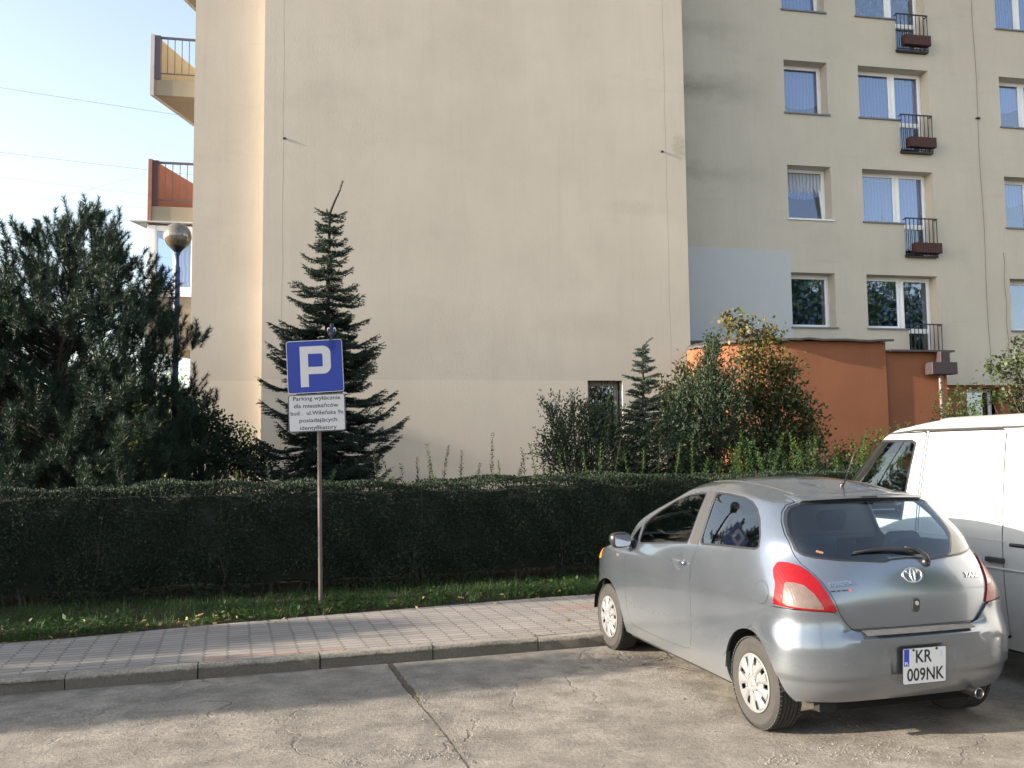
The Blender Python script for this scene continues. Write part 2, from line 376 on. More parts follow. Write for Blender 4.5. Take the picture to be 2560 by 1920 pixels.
def gable_extra(t, v, c):
    s = t.sep(v); up = t.ramp(t.math('ADD', s[2], t.math('MULTIPLY_ADD', t.noise(v, 3, 3), .02, -.01)), [(0, 0), (1, 1)])
    low = t.ramp(t.math('SUBTRACT', 3.47, s[2]), [(0.0, 0), (.01, 1)])
    # patched, paler rendering below the seam and a faint damp mark
    c = t.mix(t.math('MULTIPLY', low, .45), c, (.56, .50, .42))
    def blob(x, z, rx, rz, col, a):
        nonlocal c
        dx = t.math('DIVIDE', t.math('SUBTRACT', s[0], x), rx); dz = t.math('DIVIDE', t.math('SUBTRACT', s[2], z), rz)
        r = t.math('ADD', t.math('MULTIPLY', dx, dx), t.math('MULTIPLY', dz, dz))
        r = t.math('ADD', r, t.math('MULTIPLY_ADD', t.noise(v, 2.0, 7, .75, sc=(.5, 1, 1.3)), 2.6, -1.3))
        c = t.mix(t.math('MULTIPLY', t.math('MULTIPLY', t.ramp(r, [(.1, 1), (1, 0)]), t.ramp(t.noise(v, 14, 6, .75), [(.35, .2), (.65, 1)])), a), c, col)
    blob(9.6, 4.75, 1.6, .35, (.30, .25, .18), .20)
    blob(10.8, 7.55, 1.1, .22, (.30, .28, .22), .4)
    blob(11.95, 9.1, .25, .4, (.18, .19, .10), .55)
    blob(7.0, 11.0, 1.6, .8, (.33, .31, .26), .3)
    return c
def facade_extra(t, v, c):
    s = t.sep(v)
    inx = t.math('MULTIPLY', t.math('LESS_THAN', s[0], 15.62), t.math('LESS_THAN', s[2], 7.07))
    c = t.mix(inx, c, t.mix(t.noise(v, 3, 5), (.46, .472, .478), (.50, .51, .515)))
    def band(z, x0, rz, a):
        nonlocal c
        dz = t.math('ABSOLUTE', t.math('SUBTRACT', t.math('ADD', s[2], t.math('MULTIPLY_ADD', t.noise(v, .9, 6, .7), 1.2, -.6)), z))
        f = t.ramp(t.math('DIVIDE', dz, rz), [(.0, 1), (1, 0)]); g = t.ramp(t.math('DIVIDE', t.math('SUBTRACT', s[0], x0), 3.2), [(.0, 1), (1, 0)])
        c = t.mix(t.math('MULTIPLY', t.math('MULTIPLY', f, g), a), c, (.165, .155, .13))
    band(11.35, 12.2, .42, .75); band(9.0, 12.2, .32, .4); band(12.9, 12.2, .3, .3)
    return c
M_GABLE = m_stucco('beige_render', (.46, .411, .350), (.52, .468, .402), (.34, .305, .27), 1.0, gable_extra)
M_FACADE = m_stucco('olive_cream_render', (.515, .468, .392), (.575, .522, .438), (.35, .322, .278), .5, facade_extra)
M_PLINTH = m_stucco('terracotta_render', (.245, .098, .052), (.30, .120, .062), (.17, .072, .042), .7)
M_BALC = m_stucco('balcony_concrete', (.25, .22, .175), (.31, .275, .215), (.2, .17, .13), .5)
M_WHITE = flatmat('white_pvc', (.78, .79, .80), .35, var=.03)
M_SILL = flatmat('grey_tin_sill', (.17, .18, .20), .45, .3)
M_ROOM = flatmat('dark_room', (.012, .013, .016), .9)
M_IRON = flatmat('dark_iron', (.03, .032, .04), .5, .4)
M_WIRE = flatmat('rusty_wire', (.16, .12, .08), .8)
def m_glass(name, refl=.32, tint=(.5, .55, .6)):
    t = NT(name); t.n.remove(t.b)
    tr = t.add('ShaderNodeBsdfTransparent'); tr.inputs[0].default_value = (*tint, 1)
    gl = t.add('ShaderNodeBsdfGlossy'); gl.inputs['Roughness'].default_value = .015; gl.inputs[0].default_value = (.85, .92, 1, 1)
    nm = t.bump(t.noise(t.geo(), 1.6, 2), .12, .02); t.l.new(nm, gl.inputs['Normal'])
    fr = t.fresnel(1.5)
    fac = t.math('MULTIPLY_ADD', fr.outputs[0], 1.0, refl, clamp=True)
    mx = t.add('ShaderNodeMixShader'); t.l.new(fac, mx.inputs[0]); t.l.new(tr.outputs[0], mx.inputs[1]); t.l.new(gl.outputs[0], mx.inputs[2])
    t.l.new(mx.outputs[0], t.out.inputs[0]); return t.m
M_GLASS = m_glass('window_glass', .13, (.7, .76, .9))
def m_curtain(name, col, holes=.5, scale=22):
    t = NT(name); v = t.obj(); s = t.sep(v)
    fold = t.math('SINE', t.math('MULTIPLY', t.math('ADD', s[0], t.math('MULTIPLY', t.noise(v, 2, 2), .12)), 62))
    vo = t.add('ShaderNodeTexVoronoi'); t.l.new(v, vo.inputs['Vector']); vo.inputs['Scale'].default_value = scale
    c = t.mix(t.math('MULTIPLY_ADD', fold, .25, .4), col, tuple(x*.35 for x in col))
    a = t.ramp(vo.outputs['Distance'], [(holes-.05, 1), (holes+.08, .12)])
    t.set(t.b.inputs['Alpha'], a); return t.fin(c, .9, spec=.1)
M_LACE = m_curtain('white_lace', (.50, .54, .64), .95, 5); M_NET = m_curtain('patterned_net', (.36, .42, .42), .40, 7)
M_BLIND = flatmat('white_blind', (.6, .62, .66), .8, var=.05)

block = empty('apartment_block', BO, BA, 'beige and olive apartment block with a tall blank gable wall and rows of white windows', 'building')

def wall_with_holes(name, x0, x1, z0, z1, y, holes, depth, mat, zstep=None):
    """flat wall facing -y; holes: (x0,x1,z0,z1); reveals go back by depth"""
    xs = sorted(set([x0, x1]+[h[i] for h in holes for i in (0, 1) if x0 < h[i] < x1])); zs = sorted(set([z0, z1]+[h[i] for h in holes for i in (2, 3) if z0 < h[i] < z1]))
    mb = MB(); idx = {}
    def V(x, z):
        k = (round(x, 4), round(z, 4))
        if k not in idx: idx[k] = len(mb.v); mb.v.append((x, y, z))
        return idx[k]
    for a, b in zip(xs, xs[1:]):
        for c, d in zip(zs, zs[1:]):
            mx, mz = (a+b)/2, (c+d)/2
            if any(h[0] < mx < h[1] and h[2] < mz < h[3] for h in holes): continue
            mb.f.append((V(a, c), V(b, c), V(b, d), V(a, d)))
    for h in holes:
        a, b, c, d = h; e = y+depth
        P = [(a, c), (b, c), (b, d), (a, d)]
        for i in range(4):
            p, q = P[i], P[(i+1) % 4]
            if p[1] == q[1] and (p[1] <= z0 or p[1] >= z1): continue
            if p[0] == q[0]:
                # no reveal where two openings join (a window beside its balcony door)
                nb_ = [o for o in holes if o is not h and (abs(o[0]-p[0]) < .01 or abs(o[1]-p[0]) < .01) and o[2] < d-.01 and o[3] > c+.01]
                if nb_:
                    lo = min(nb_[0][2], d)
                    if nb_[0][2] > c+.01: p, q = (p[0], c), (q[0], lo)
                    else: continue
            mb.add([(p[0], y, p[1]), (q[0], y, q[1]), (q[0], e, q[1]), (p[0], e, p[1])], [(0, 1, 2, 3)])
    return mb.build(name, mat, block)
WD = .41                                          # reveal depth
# --- holes of the facade (block frame); storeys measured off the photograph
sills = [5.03, 7.92, 10.80, 13.65]; WH = 1.45
c1, c2, c3 = (15.60, 16.86), (17.79, 19.92), (22.17, 24.1)
holes = []
for z in sills:
    top = min(z+WH, ROOF-.5)
    holes += [(c1[0], c1[1], z, top), (c3[0], c3[1], z, top)]
holes_door = [(c2[0], 19.0, z, z+WH) for z in sills]
# a window-and-door opening is L shaped: two rectangles side by side
for z in sills: holes += [(c2[0], 18.99, z, z+WH), (18.99, c2[1], z-.93, z+WH)]
PZ = 3.52                                         # lower edge of the light render
W1 = wall_with_holes('wall', 12.0, 34, PZ, ROOF, FY, holes, WD, M_FACADE)
W1['label'] = 'olive cream rendered facade wall with a grey blue repainted patch'
# plinth of the facade, set back under the render, with two basement openings
bh = [(20.72, 21.75, 2.55, 3.45), (22.35, 24.9, 2.62, 3.45), (25.6, 27.6, 2.62, 3.45)]
pw = wall_with_holes('plinth', 12.0, 34, -.2, PZ+.05, FY+.10, bh, .22, M_PLINTH)
mb = MB(); mb.add([(12, FY, PZ), (34, FY, PZ), (34, FY+.1, PZ), (12, FY+.1, PZ)], [(0, 1, 2, 3)]); mb.build('soffit', M_FACADE, block)
# --- gable wall with a basement window
gw0 = 2.316; gw1 = 12.09
g0 = bpx(1469, 951, 0); g1 = bpx(1556, 953, 0)
gh = (g0.x, g1.x, 2.05, g0.z)
G = wall_with_holes('wall', gw0, gw1, -.2, ROOF, 0, [gh], .26, M_GABLE); G['label'] = 'tall blank beige gable wall with weather stains'
mb = MB()
mb.add([(gw0, 0, -.2), (gw0, 0, ROOF), (gw0, .5, ROOF), (gw0, .5, -.2)], [(0, 1, 2, 3)])
mb.build('wall_return', M_GABLE, block); mb = MB()
mb.add([(gw1, 0, -.2), (gw1, 0, ROOF), (gw1, FY, ROOF), (gw1, FY, -.2)], [(0, 1, 2, 3)])
mb.build('wall_return', M_GABLE, block)
sl = bpx(482, 500, .5); strip0 = sl.x
mb = MB(); mb.add([(strip0, .5, -.2), (gw0, .5, -.2), (gw0, .5, ROOF), (strip0, .5, ROOF)], [(0, 1, 2, 3)])
# left side of the block runs back at a slant
LA = R_(8.2)-BA*0
sd = Vector((math.sin(LA), math.cos(LA), 0)); sdl = Vector((sd.dot(bu), sd.dot(bn), 0))    # along the balcony side, in the block frame
e = Vector((strip0, .5, 0))+sdl*14
mb.add([(strip0, .5, -.2), (strip0, .5, ROOF), (e.x, e.y, ROOF), (e.x, e.y, -.2)], [(0, 1, 2, 3)])
mb.add([(e.x, e.y, -.2), (e.x, e.y, ROOF), (34, e.y, ROOF), (34, e.y, -.2)], [(0, 1, 2, 3)])
mb.add([(34, FY, -.2), (34, FY, ROOF), (34, e.y, ROOF), (34, e.y, -.2)], [(0, 1, 2, 3)])
mb.build('side_wall', M_GABLE, block)
mb = MB(); mb.box(strip0-.2, 34.2, -.2, e.y+.2, ROOF+.004, ROOF+.35); mb.build('roof', M_SILL, block)

# --- windows
def window(x0, x1, z0, z1, y, kind='single', curtain=M_LACE, cz=0.0, label=None, tilt=False, sillm=None, door=None, frame_m=None):
    fm = frame_m or M_WHITE
    yb = y+WD-.075
    f = MB(); fw = .085
    def fr(a, b, c, d, w=fw, yy=yb, t=.07):
        f.box(a, a+w, yy, yy+t, c, d); f.box(b-w, b, yy, yy+t, c, d); f.box(a+w, b-w, yy, yy+t, c, c+w); f.box(a+w, b-w, yy, yy+t, d-w, d)
    panes = []
    if kind == 'single':
        fr(x0, x1, z0, z1)
        if not tilt: fr(x0+.05, x1-.05, z0+.05, z1-.05, .06, yb-.018, .05)
        panes = [(x0+.12, x1-.12, z0+.12, z1-.12)]
    else:
        xm = door[0] if door else (x0+x1)/2
        fr(x0, xm, z0, z1); fr(x0+.05, xm-.04, z0+.05, z1-.05, .06, yb-.018, .05); panes.append((x0+.1, xm-.1, z0+.1, z1-.1))
        zd = door[1] if door else z0
        fr(xm, x1, zd, z1); fr(xm+.04, x1-.05, zd+.05, z1-.05, .06, yb-.018, .05)
        if door:
            panes.append((xm+.1, x1-.1, z0+.05, z1-.1)); f.box(xm+.1, x1-.1, yb-.018, yb+.03, z0-.08, z0+.05); panes.append((xm+.1, x1-.1, zd+.1, z0-.08))
        else: panes.append((xm+.1, x1-.1, z0+.1, z1-.1))
    w = f.build('window', fm, block, bevel=.006, seg=1)
    if label: w['label'] = label
    for a, b, c, d in panes:
        p = MB(); p.box(a-.012, b+.012, yb+.012, yb+.018, c-.012, d+.012)
        if tilt:
            t = MB(); M = Matrix.Translation((0, yb-.02, z0+.05)) @ Matrix.Rotation(R_(-7.5), 4, 'X') @ Matrix.Translation((0, -(yb-.02), -(z0+.05)))
            A, B, C_, D_ = x0+.05, x1-.05, z0+.05, z1-.05
            t.box(A, A+.06, yb-.03, yb+.02, C_, D_, M); t.box(B-.06, B, yb-.03, yb+.02, C_, D_, M); t.box(A+.06, B-.06, yb-.03, yb+.02, C_, C_+.06, M); t.box(A+.06, B-.06, yb-.03, yb+.02, D_-.06, D_, M)
            t.build('sash', fm, w); p = MB(); p.box(A+.05, B-.05, yb-.008, yb-.002, C_+.05, D_-.05, M)
        p.build('pane', M_GLASS, w)
    if curtain is not None:
        for (a, b, c, d) in panes[:2]:
            cu = MB(); n = 40
            cc = c+cz*(d-c)
            vs = []; 
            for i in range(n+1):
                xx = a-.03+(b-a+.06)*i/n; yy = yb+.10+.014*math.sin(i*1.7)+.008*math.sin(i*.6)
                lo = cc if not cz else cc-.10*math.sin(math.pi*i/n)*(d-c)
                vs += [(xx, yy, lo-.02), (xx, yy, d+.04)]
            cu.add(vs, [(2*i, 2*i+2, 2*i+3, 2*i+1) for i in range(n)]); cu.build('curtain', curtain, w, smooth=True)
    s = MB(); xe = door[0] if door else x1
    s.box(x0-.04, xe+.04 if not door else xe+.02, y-.05, yb, z0-.035, z0+.003); s.build('sill', sillm or M_SILL, w)
    # the room behind
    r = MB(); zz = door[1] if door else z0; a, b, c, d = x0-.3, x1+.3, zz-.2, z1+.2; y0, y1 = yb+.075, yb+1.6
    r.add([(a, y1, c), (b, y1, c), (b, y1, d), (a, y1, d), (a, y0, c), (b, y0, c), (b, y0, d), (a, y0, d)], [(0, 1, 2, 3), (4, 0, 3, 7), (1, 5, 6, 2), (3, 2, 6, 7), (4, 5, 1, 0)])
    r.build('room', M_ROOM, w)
    return w
lab1 = ['narrow window with patterned net curtain beside the grey blue patch', 'narrow window tilted open at the top', 'narrow window with a scalloped white lace curtain', 'narrow window at the top edge of the view']
for k, z in enumerate(sills):
    window(c1[0], c1[1], z, z+WH, FY, 'single', [M_NET, M_LACE, M_LACE, M_LACE][k], [0, .55, .25, .0][k], lab1[k], tilt=(k == 1), sillm=M_WHITE if k == 1 else None)
    window(c2[0], c2[1], z, z+WH, FY, 'double', [M_NET, M_LACE, M_LACE, M_NET][k], 0, None, door=(19.0, z-.93))
    window(c3[0], c3[1], z, z+WH, FY, 'double', [None, M_LACE, M_BLIND, M_LACE][k], [0, .6, .5, 0][k], None)
window(*bh[0][:2], *bh[0][2:], FY+.10, 'single', None, label='small basement window with a white frame', frame_m=M_WHITE)
for h in bh[1:]:
    w = window(*h, FY+.10, 'double', None, label='wide basement window behind iron bars', frame_m=M_SILL)
    g = MB(); n = 22
    for i in range(n): x = h[0]+.05+(h[1]-h[0]-.1)*i/(n-1); g.box(x-.007, x+.007, FY+.06, FY+.074, h[2]-.02, h[3])
    g.box(h[0], h[1], FY+.055, FY+.079, h[2]+.12, h[2]+.14); g.build('grille', M_IRON, w)
w = window(gh[0], gh[1], gh[2], gh[3]-.002, 0, 'single', None, label='small dark basement window in the gable wall', frame_m=flatmat('aged_frame', (.36, .32, .27), .6))
g = MB()
for i in range(6): x = gh[0]+.06+(gh[1]-gh[0]-.12)*i/5; g.box(x-.006, x+.006, .05, .062, gh[2], gh[3])
g.box(gh[0], gh[1], .045, .067, gh[2]+.6, gh[2]+.62); g.build('grille', M_IRON, w)

# --- french balcony railings and the flower boxes hung on them
def railing(z, first):
    r = MB(); x0, x1, y = 18.97, 19.90, FY-.10; zt = z+.10; zb = z-.90
    n = 9
    for i in range(n): x = x0+(x1-x0)*i/(n-1); r.box(x-.008, x+.008, y-.008, y+.008, zb, zt)
    r.box(x0-.02, x1+.02, y-.015, y+.015, zt, zt+.03); r.box(x0-.01, x1+.01, y-.012, y+.012, zb+.02, zb+.045)
    for x in (x0, x1): r.box(x-.012, x+.012, y, FY+.02, zt-.012, zt+.012); r.box(x-.012, x+.012, y, FY+.02, zb-.01, zb+.014)
    r.box(x0, x1, y-.02, FY+.02, zb-.05, zb-.015)
    return r.build('railing', M_IRON, block)
for k, z in enumerate(sills): railing(z, k == 0)
M_BOXW = flatmat('dark_red_brown_slats', (.060, .020, .018), .7, var=.4, scale=30)
def flower_box(z, x0, label):
    L, D, Hh = .80, .17, .27
    w = BO+bu*x0+bn*(FY-.21); e = empty('flower_box', (w.x, w.y, z), BA, label, 'flower box', 'slatted flower boxes hung on the small railings')
    m = MB()
    for i in range(11):
        x = i*L/11; m.box(x+.004, x+L/11-.004, -.012, 0, 0, Hh+.006*math.sin(i*2.1)); m.box(x+.004, x+L/11-.004, D, D+.012, 0, Hh)
    m.box(0, .012, .002, D-.002, 0, Hh); m.box(L-.012, L, .002, D-.002, 0, Hh); m.box(.012, L-.012, .002, D-.002, 0, .02)
    m.build('slatted_case', M_BOXW, e)
    s = MB(); s.box(.014, L-.014, .004, D-.004, .021, Hh-.05); s.build('soil_filling', M_SOIL, e)
    h = MB()
    for x in (.15, L-.15): h.tube([(x, D, Hh-.02), (x, D+.03, Hh+.05), (x, D+.05, Hh+.03)], .006, 6)
    h.build('hook', M_IRON, e)
    return e
for z, x, l in ((7.08, 19.16, 'dark red slatted flower box hung on the lowest fully visible small railing'), (10.0, 19.14, 'dark red slatted flower box hung on the middle small railing'), (12.87, 19.12, 'dark red slatted flower box on the topmost small railing')):
    flower_box(z, x, l)

# --- lightning conductors and their clamps
def wire(name, pts, r=.006): m = MB(); m.tube(pts, r, 5); return m.build(name, M_WIRE, block)
for px in (711, 1655):
    a = bpx(px, 0, 0); b = bpx(px+(-1 if px < 900 else 10), 960, 0); pts = []
    for i in range(25):
        k = i/24; p = a.lerp(b, k); p.z = ROOF+(1.4-ROOF)*k if i in (0, 24) else ROOF+(1.4-ROOF)*k
        p.x = a.x+(b.x-a.x)*0+.012*math.sin(i*1.9+px); p.y = .0005; pts.append(p)
    wire('lightning_wire', pts, .0016)
    q = bpx(px, 346 if px < 900 else 379, 0); m = MB(); m.box(q.x-.03, q.x+.03, -.022, 0, q.z-.02, q.z+.02); m.box(q.x-.008, q.x+.008, -.034, -.022, q.z-.01, q.z+.012); m.build('wire_clamp', M_IRON, block)
for xx, z1 in ((21.42, ROOF), (22.0, 7.2)):
    pts = [(xx+.02*math.sin(i*1.3), FY-.02, z1+(3.5-z1)*i/16) for i in range(17)]; wire('lightning_wire', pts, .005)
q = bl(onpl(2416, 295, BO+bn*FY, bn)); m = MB(); m.box(21.36, 21.46, FY-.07, FY, q.z-.02, q.z+.02); m.build('wire_clamp', M_IRON, block)

# --- balconies on the slanted left side
dN = 19.45                                        # distance of their near ends
nearY = bl(at(371, 500, dN)).y
M_YEL = flatmat('ochre_panel', (.34, .29, .19), .7); M_RED = flatmat('rust_red_panel', (.20, .06, .035), .7, var=.3, scale=3)
M_POST = flatmat('weathered_board', (.42, .39, .40), .8, var=.25); M_PURP = flatmat('dark_rail', (.07, .06, .085), .55)
SDN = Vector((sdl.y, -sdl.x, 0))                  # outward is -SDN
def balcony(k, zrail, zslab, zbot, panel, post, glazed=False):
    o = bl(at(371, 500, dN)); o.z = 0
    wdt = 1.35; Ln = 3.1
    inw = Vector((1, 0, 0))
    def P(a, b, z): p = o+inw*a+sdl*b; return Vector((p.x, p.y, z))
    def slab(mb, a0, a1, b0, b1, z0, z1):
        vs = [P(a, b, z) for a in (a0, a1) for b in (b0, b1) for z in (z0, z1)]
        mb.add(vs, [(0, 1, 3, 2), (4, 6, 7, 5), (0, 4, 5, 1), (2, 3, 7, 6), (0, 2, 6, 4), (1, 5, 7, 3)])
    m = MB(); slab(m, .08, wdt, 0, Ln, zbot, zslab); b = m.build('balcony', M_BALC, block)
    m = MB(); slab(m, 0, .075, -.03, Ln, zbot-.02, zrail+.02 if not glazed else zslab+.02); f = m.build('front_panel', post, b)
    if not glazed:
        m = MB(); slab(m, .078, .10, .10, Ln, zslab+.02, zrail-.02); m.build('inner_panel', panel, b)
        m = MB(); slab(m, .078, .20, -.012, .05, zslab+.01, zrail); m.build('corner_post', M_PURP if k != 1 else flatmat('dark_red_post', (.07, .02, .02), .6), b)
        m = MB(); slab(m, .2, wdt, -.005, .03, zrail-.07, zrail-.02); slab(m, .2, wdt, .005, .02, zslab+.14, zslab+.165)
        for i in range(9):
            a = .20+i*.155; slab(m, a+.14, a+.152, .006, .018, zslab+.165, zrail-.07)
        m.build('railing', M_PURP, b)
    return b, P, slab
balcony(2, 14.32, 13.27, 12.92, M_YEL, M_POST); balcony(0, 11.37, 10.34, 9.98, M_YEL, M_POST)
balcony(1, 8.47, 7.42, 7.03, M_RED, flatmat('rusty_board', (.26, .12, .08), .8, var=.3))
b, P, slab = balcony(0, 5.5, 5.40, 4.2, M_YEL, M_BALC, glazed=True)
m = MB(); slab(m, -.32, 1.4, -.12, 3.2, 7.035, 7.06); m.build('canopy_sheet', flatmat('pale_tin', (.5, .5, .5), .4, .3), b)
m = MB(); slab(m, -.05, 1.4, -.06, 3.1, 5.38, 5.46); m.build('window_ledge', M_WHITE, b)
m = MB(); slab(m, .0, .17, -.02, .12, 5.46, 6.99); slab(m, .17, 1.02, 0, .1, 6.86, 6.99); slab(m, .17, 1.02, 0, .1, 5.46, 5.60); slab(m, .92, 1.02, 0, .1, 5.6, 6.86); slab(m, .54, .66, 0, .1, 5.6, 6.86)
slab(m, 0, .1, .12, 3.0, 5.46, 5.7); slab(m, 0, .1, .12, 3.0, 6.8, 6.99); slab(m, 0, .1, 1.4, 1.55, 5.7, 6.8)
fr = m.build('window', M_WHITE, b, bevel=.012); fr['label'] = 'white framed glazing closing the lowest balcony'
m = MB(); slab(m, .17, .54, .04, .05, 5.6, 6.86); m.build('pane', M_GLASS, fr); m = MB(); slab(m, .66, .92, .04, .05, 5.6, 6.86); m.build('pane', M_GLASS, fr)
m = MB(); slab(m, .3, 1.0, .6, .62, 5.5, 7.0); m.build('curtain', M_LACE, fr)

# ================================================================ THE ORANGE ANNEX
M_FELT = flatmat('roof_felt_edge', (.055, .045, .045), .7, var=.4, scale=12)
annex = empty('annex', (BO+bu*14).to_tuple(), BA, 'low terracotta orange annex with a curved wall and a flat felt roof', 'annex')
def al(p): q = Vector(p)-Vector(annex.location); return Vector((q.dot(bu), q.dot(bn), q.z))
curve = [al((4.13, 20.78, 0)), al((4.30, 20.52, 0)), al((4.67, 20.26, 0)), al((5.1, 20.06, 0)), al((5.6, 19.94, 0)), al((6.2, 19.9, 0)), al((7.0, 20.03, 0)), al((8.62, 20.33, 0))]
fine = []
for i in range(len(curve)-1):
    p0 = curve[max(i-1, 0)]; p1 = curve[i]; p2 = curve[i+1]; p3 = curve[min(i+2, len(curve)-1)]
    for k in range(6):
        t = k/6; fine.append(.5*((2*p1)+(-p0+p2)*t+(2*p0-5*p1+4*p2-p3)*t*t+(-p0+3*p1-3*p2+p3)*t**3))
fine.append(curve[-1]); n = len(fine); ZA0, ZA1 = 4.20, 4.30
m = MB(); vs = []
for i, p in enumerate(fine): vs += [(p.x, p.y, -.2), (p.x, p.y, 4.18+.10*min(1, i/(n*.45)))]
vs += [(fine[-1].x, 1.6-0, -.2), (fine[-1].x, 1.6, 4.28)]
m.add(vs, [(2*i, 2*i+2, 2*i+3, 2*i+1) for i in range(n)]); m.build('wall', M_PLINTH, annex, auto=30)
ro = MB(); vs = []
for i, p in enumerate(fine):
    z = 4.18+.10*min(1, i/(n*.45)); wb = .012*math.sin(i*1.7)+.01*math.sin(i*.6)
    vs += [(p.x, p.y-.16+wb*.5, z+wb), (p.x, p.y-.16+wb*.5, z+.045+wb), (p.x, 1.55, z+.35), (p.x, 1.55, z+.3)]
vs = vs[:-4]+[(fine[-1].x+.12, fine[-1].y-.16, 4.28), (fine[-1].x+.12, fine[-1].y-.16, 4.33), (fine[-1].x+.12, 1.55, 4.6), (fine[-1].x+.12, 1.55, 4.55)]
fs = []
for i in range(n-1):
    for j in range(4): fs.append((4*i+j, 4*i+4+j, 4*i+4+(j+1) % 4, 4*i+(j+1) % 4))
fs += [(0, 1, 2, 3), tuple(4*(n-1)+j for j in (3, 2, 1, 0))]
ro.add(vs, fs); ro.build('roof', M_FELT, annex, auto=30)
xa = fine[-1].x; ya = fine[-1].y
pr = al(onpl(2372, 1000, annex.location+bn*(ya+.02), bn)); xb = pr.x
m = MB(); m.add([(xa, ya+.05, -.2), (xb, ya+.05, -.2), (xb, ya+.05, 4.05), (xa, ya+.05, 4.05), (xb, 1.6, -.2), (xb, 1.6, 4.05)], [(0, 1, 2, 3), (1, 4, 5, 2)]); w = m.build('wall', M_PLINTH, annex); w['label'] = 'lower flat end of the terracotta wall'
m = MB(); m.box(xa+.03, xb+.10, ya-.14, 1.5, 4.052, 4.095); w = m.build('roof', M_FELT, annex); w['label'] = 'lower roof edge above the rainwater box'
M_PIPE = flatmat('brown_zinc', (.13, .095, .085), .45, .5, var=.25); M_HOP = flatmat('dark_brown_sheet', (.05, .035, .04), .5, .3)
m = MB(); hx0, hx1 = xb-.62, xb+.03
m.box(hx0, hx1, ya-.30, ya-.03, 3.52, 3.80); m.box(hx0+.26, hx0+.50, ya-.25, ya-.08, 3.80, 4.05); hop = m.build('rainwater_box', M_HOP, annex, bevel=.008)
m = MB(); px_ = xb-.30; m.tube([(px_, ya-.13, 3.53), (px_+.01, ya-.12, 2.6), (px_+.01, ya-.12, .3)], .052, 14); m.build('downpipe', M_PIPE, annex, smooth=False, auto=40)
m = MB()
for z in (2.95, 1.7): m.lathe([(.052, -.012), (.062, -.012), (.062, .012), (.052, .012)], 14, Matrix.Translation((px_+.01, ya-.12, z)))
m.build('pipe_bracket', M_PIPE, annex)
# ================================================================ PLANTS
def m_leaf(name, c0, c1, c2=None, rough=.55, trans=.25, scale=1.2):
    t = NT(name); v = t.geo()
    n1 = t.noise(v, scale, 3, .6); n2 = t.noise(v, 38, 2, .6)
    c = t.mix(t.ramp(n1, [(.35, 0), (.65, 1)]), c0, c1)
    c = t.mix(t.math('MULTIPLY', t.ramp(n2, [(.42, 0), (.68, 1)]), .7), c, c2 or tuple(x*1.6 for x in c1))
    t.fin(c, rough, spec=.35)
    if trans:
        tl = t.add('ShaderNodeBsdfTranslucent'); t.l.new(c, tl.inputs[0]); mx = t.add('ShaderNodeMixShader'); mx.inputs[0].default_value = trans
        t.l.new(t.b.outputs[0], mx.inputs[1]); t.l.new(tl.outputs[0], mx.inputs[2]); t.l.new(mx.outputs[0], t.out.inputs[0])
    return t.m
M_HEDGE = m_leaf('privet_leaf', (.009, .020, .010), (.014, .027, .013), (.022, .040, .017), .72, .15)
M_TWIG = flatmat('brown_twig', (.065, .048, .032), .9, var=.4, scale=20)
M_PTWIG = flatmat('dark_pine_twig', (.030, .024, .016), .9, var=.4, scale=20)
M_BARK = flatmat('bark', (.085, .062, .045), .95, var=.4, scale=14, bump=.6)
M_SHOOT = m_leaf('young_privet_leaf', (.035, .075, .02), (.06, .105, .024), (.09, .13, .035), .5, .35)
M_PINE = m_leaf('pine_needle', (.010, .027, .016), (.016, .038, .020), (.028, .055, .030), .5, .1)
M_SPRUCE = m_leaf('spruce_needle', (.013, .029, .020), (.021, .042, .030), (.038, .064, .048), .55, .05)
M_JUN = m_leaf('juniper_scale_leaf', (.014, .034, .018), (.024, .045, .022), (.050, .062, .026), .6, .1)
M_LILAC = m_leaf('lilac_leaf', (.030, .055, .020), (.048, .078, .026), (.12, .12, .04), .5, .3, 1.8)
M_YLEAF = m_leaf('yellowing_leaf', (.10, .10, .03), (.15, .12, .035), (.2, .15, .04), .5, .35)
M_GRASS = m_leaf('grass_blade', (.022, .055, .012), (.038, .085, .018), (.065, .105, .028), .5, .3)
M_LITTER = m_leaf('dead_leaf', (.17, .10, .04), (.30, .22, .10), (.40, .32, .16), .7, .2, 14)
def to_world(S, D, Z): return np.stack([K0.x+kdir.x*S+kn.x*D, K0.y+kdir.y*S+kn.y*D, Z], -1)

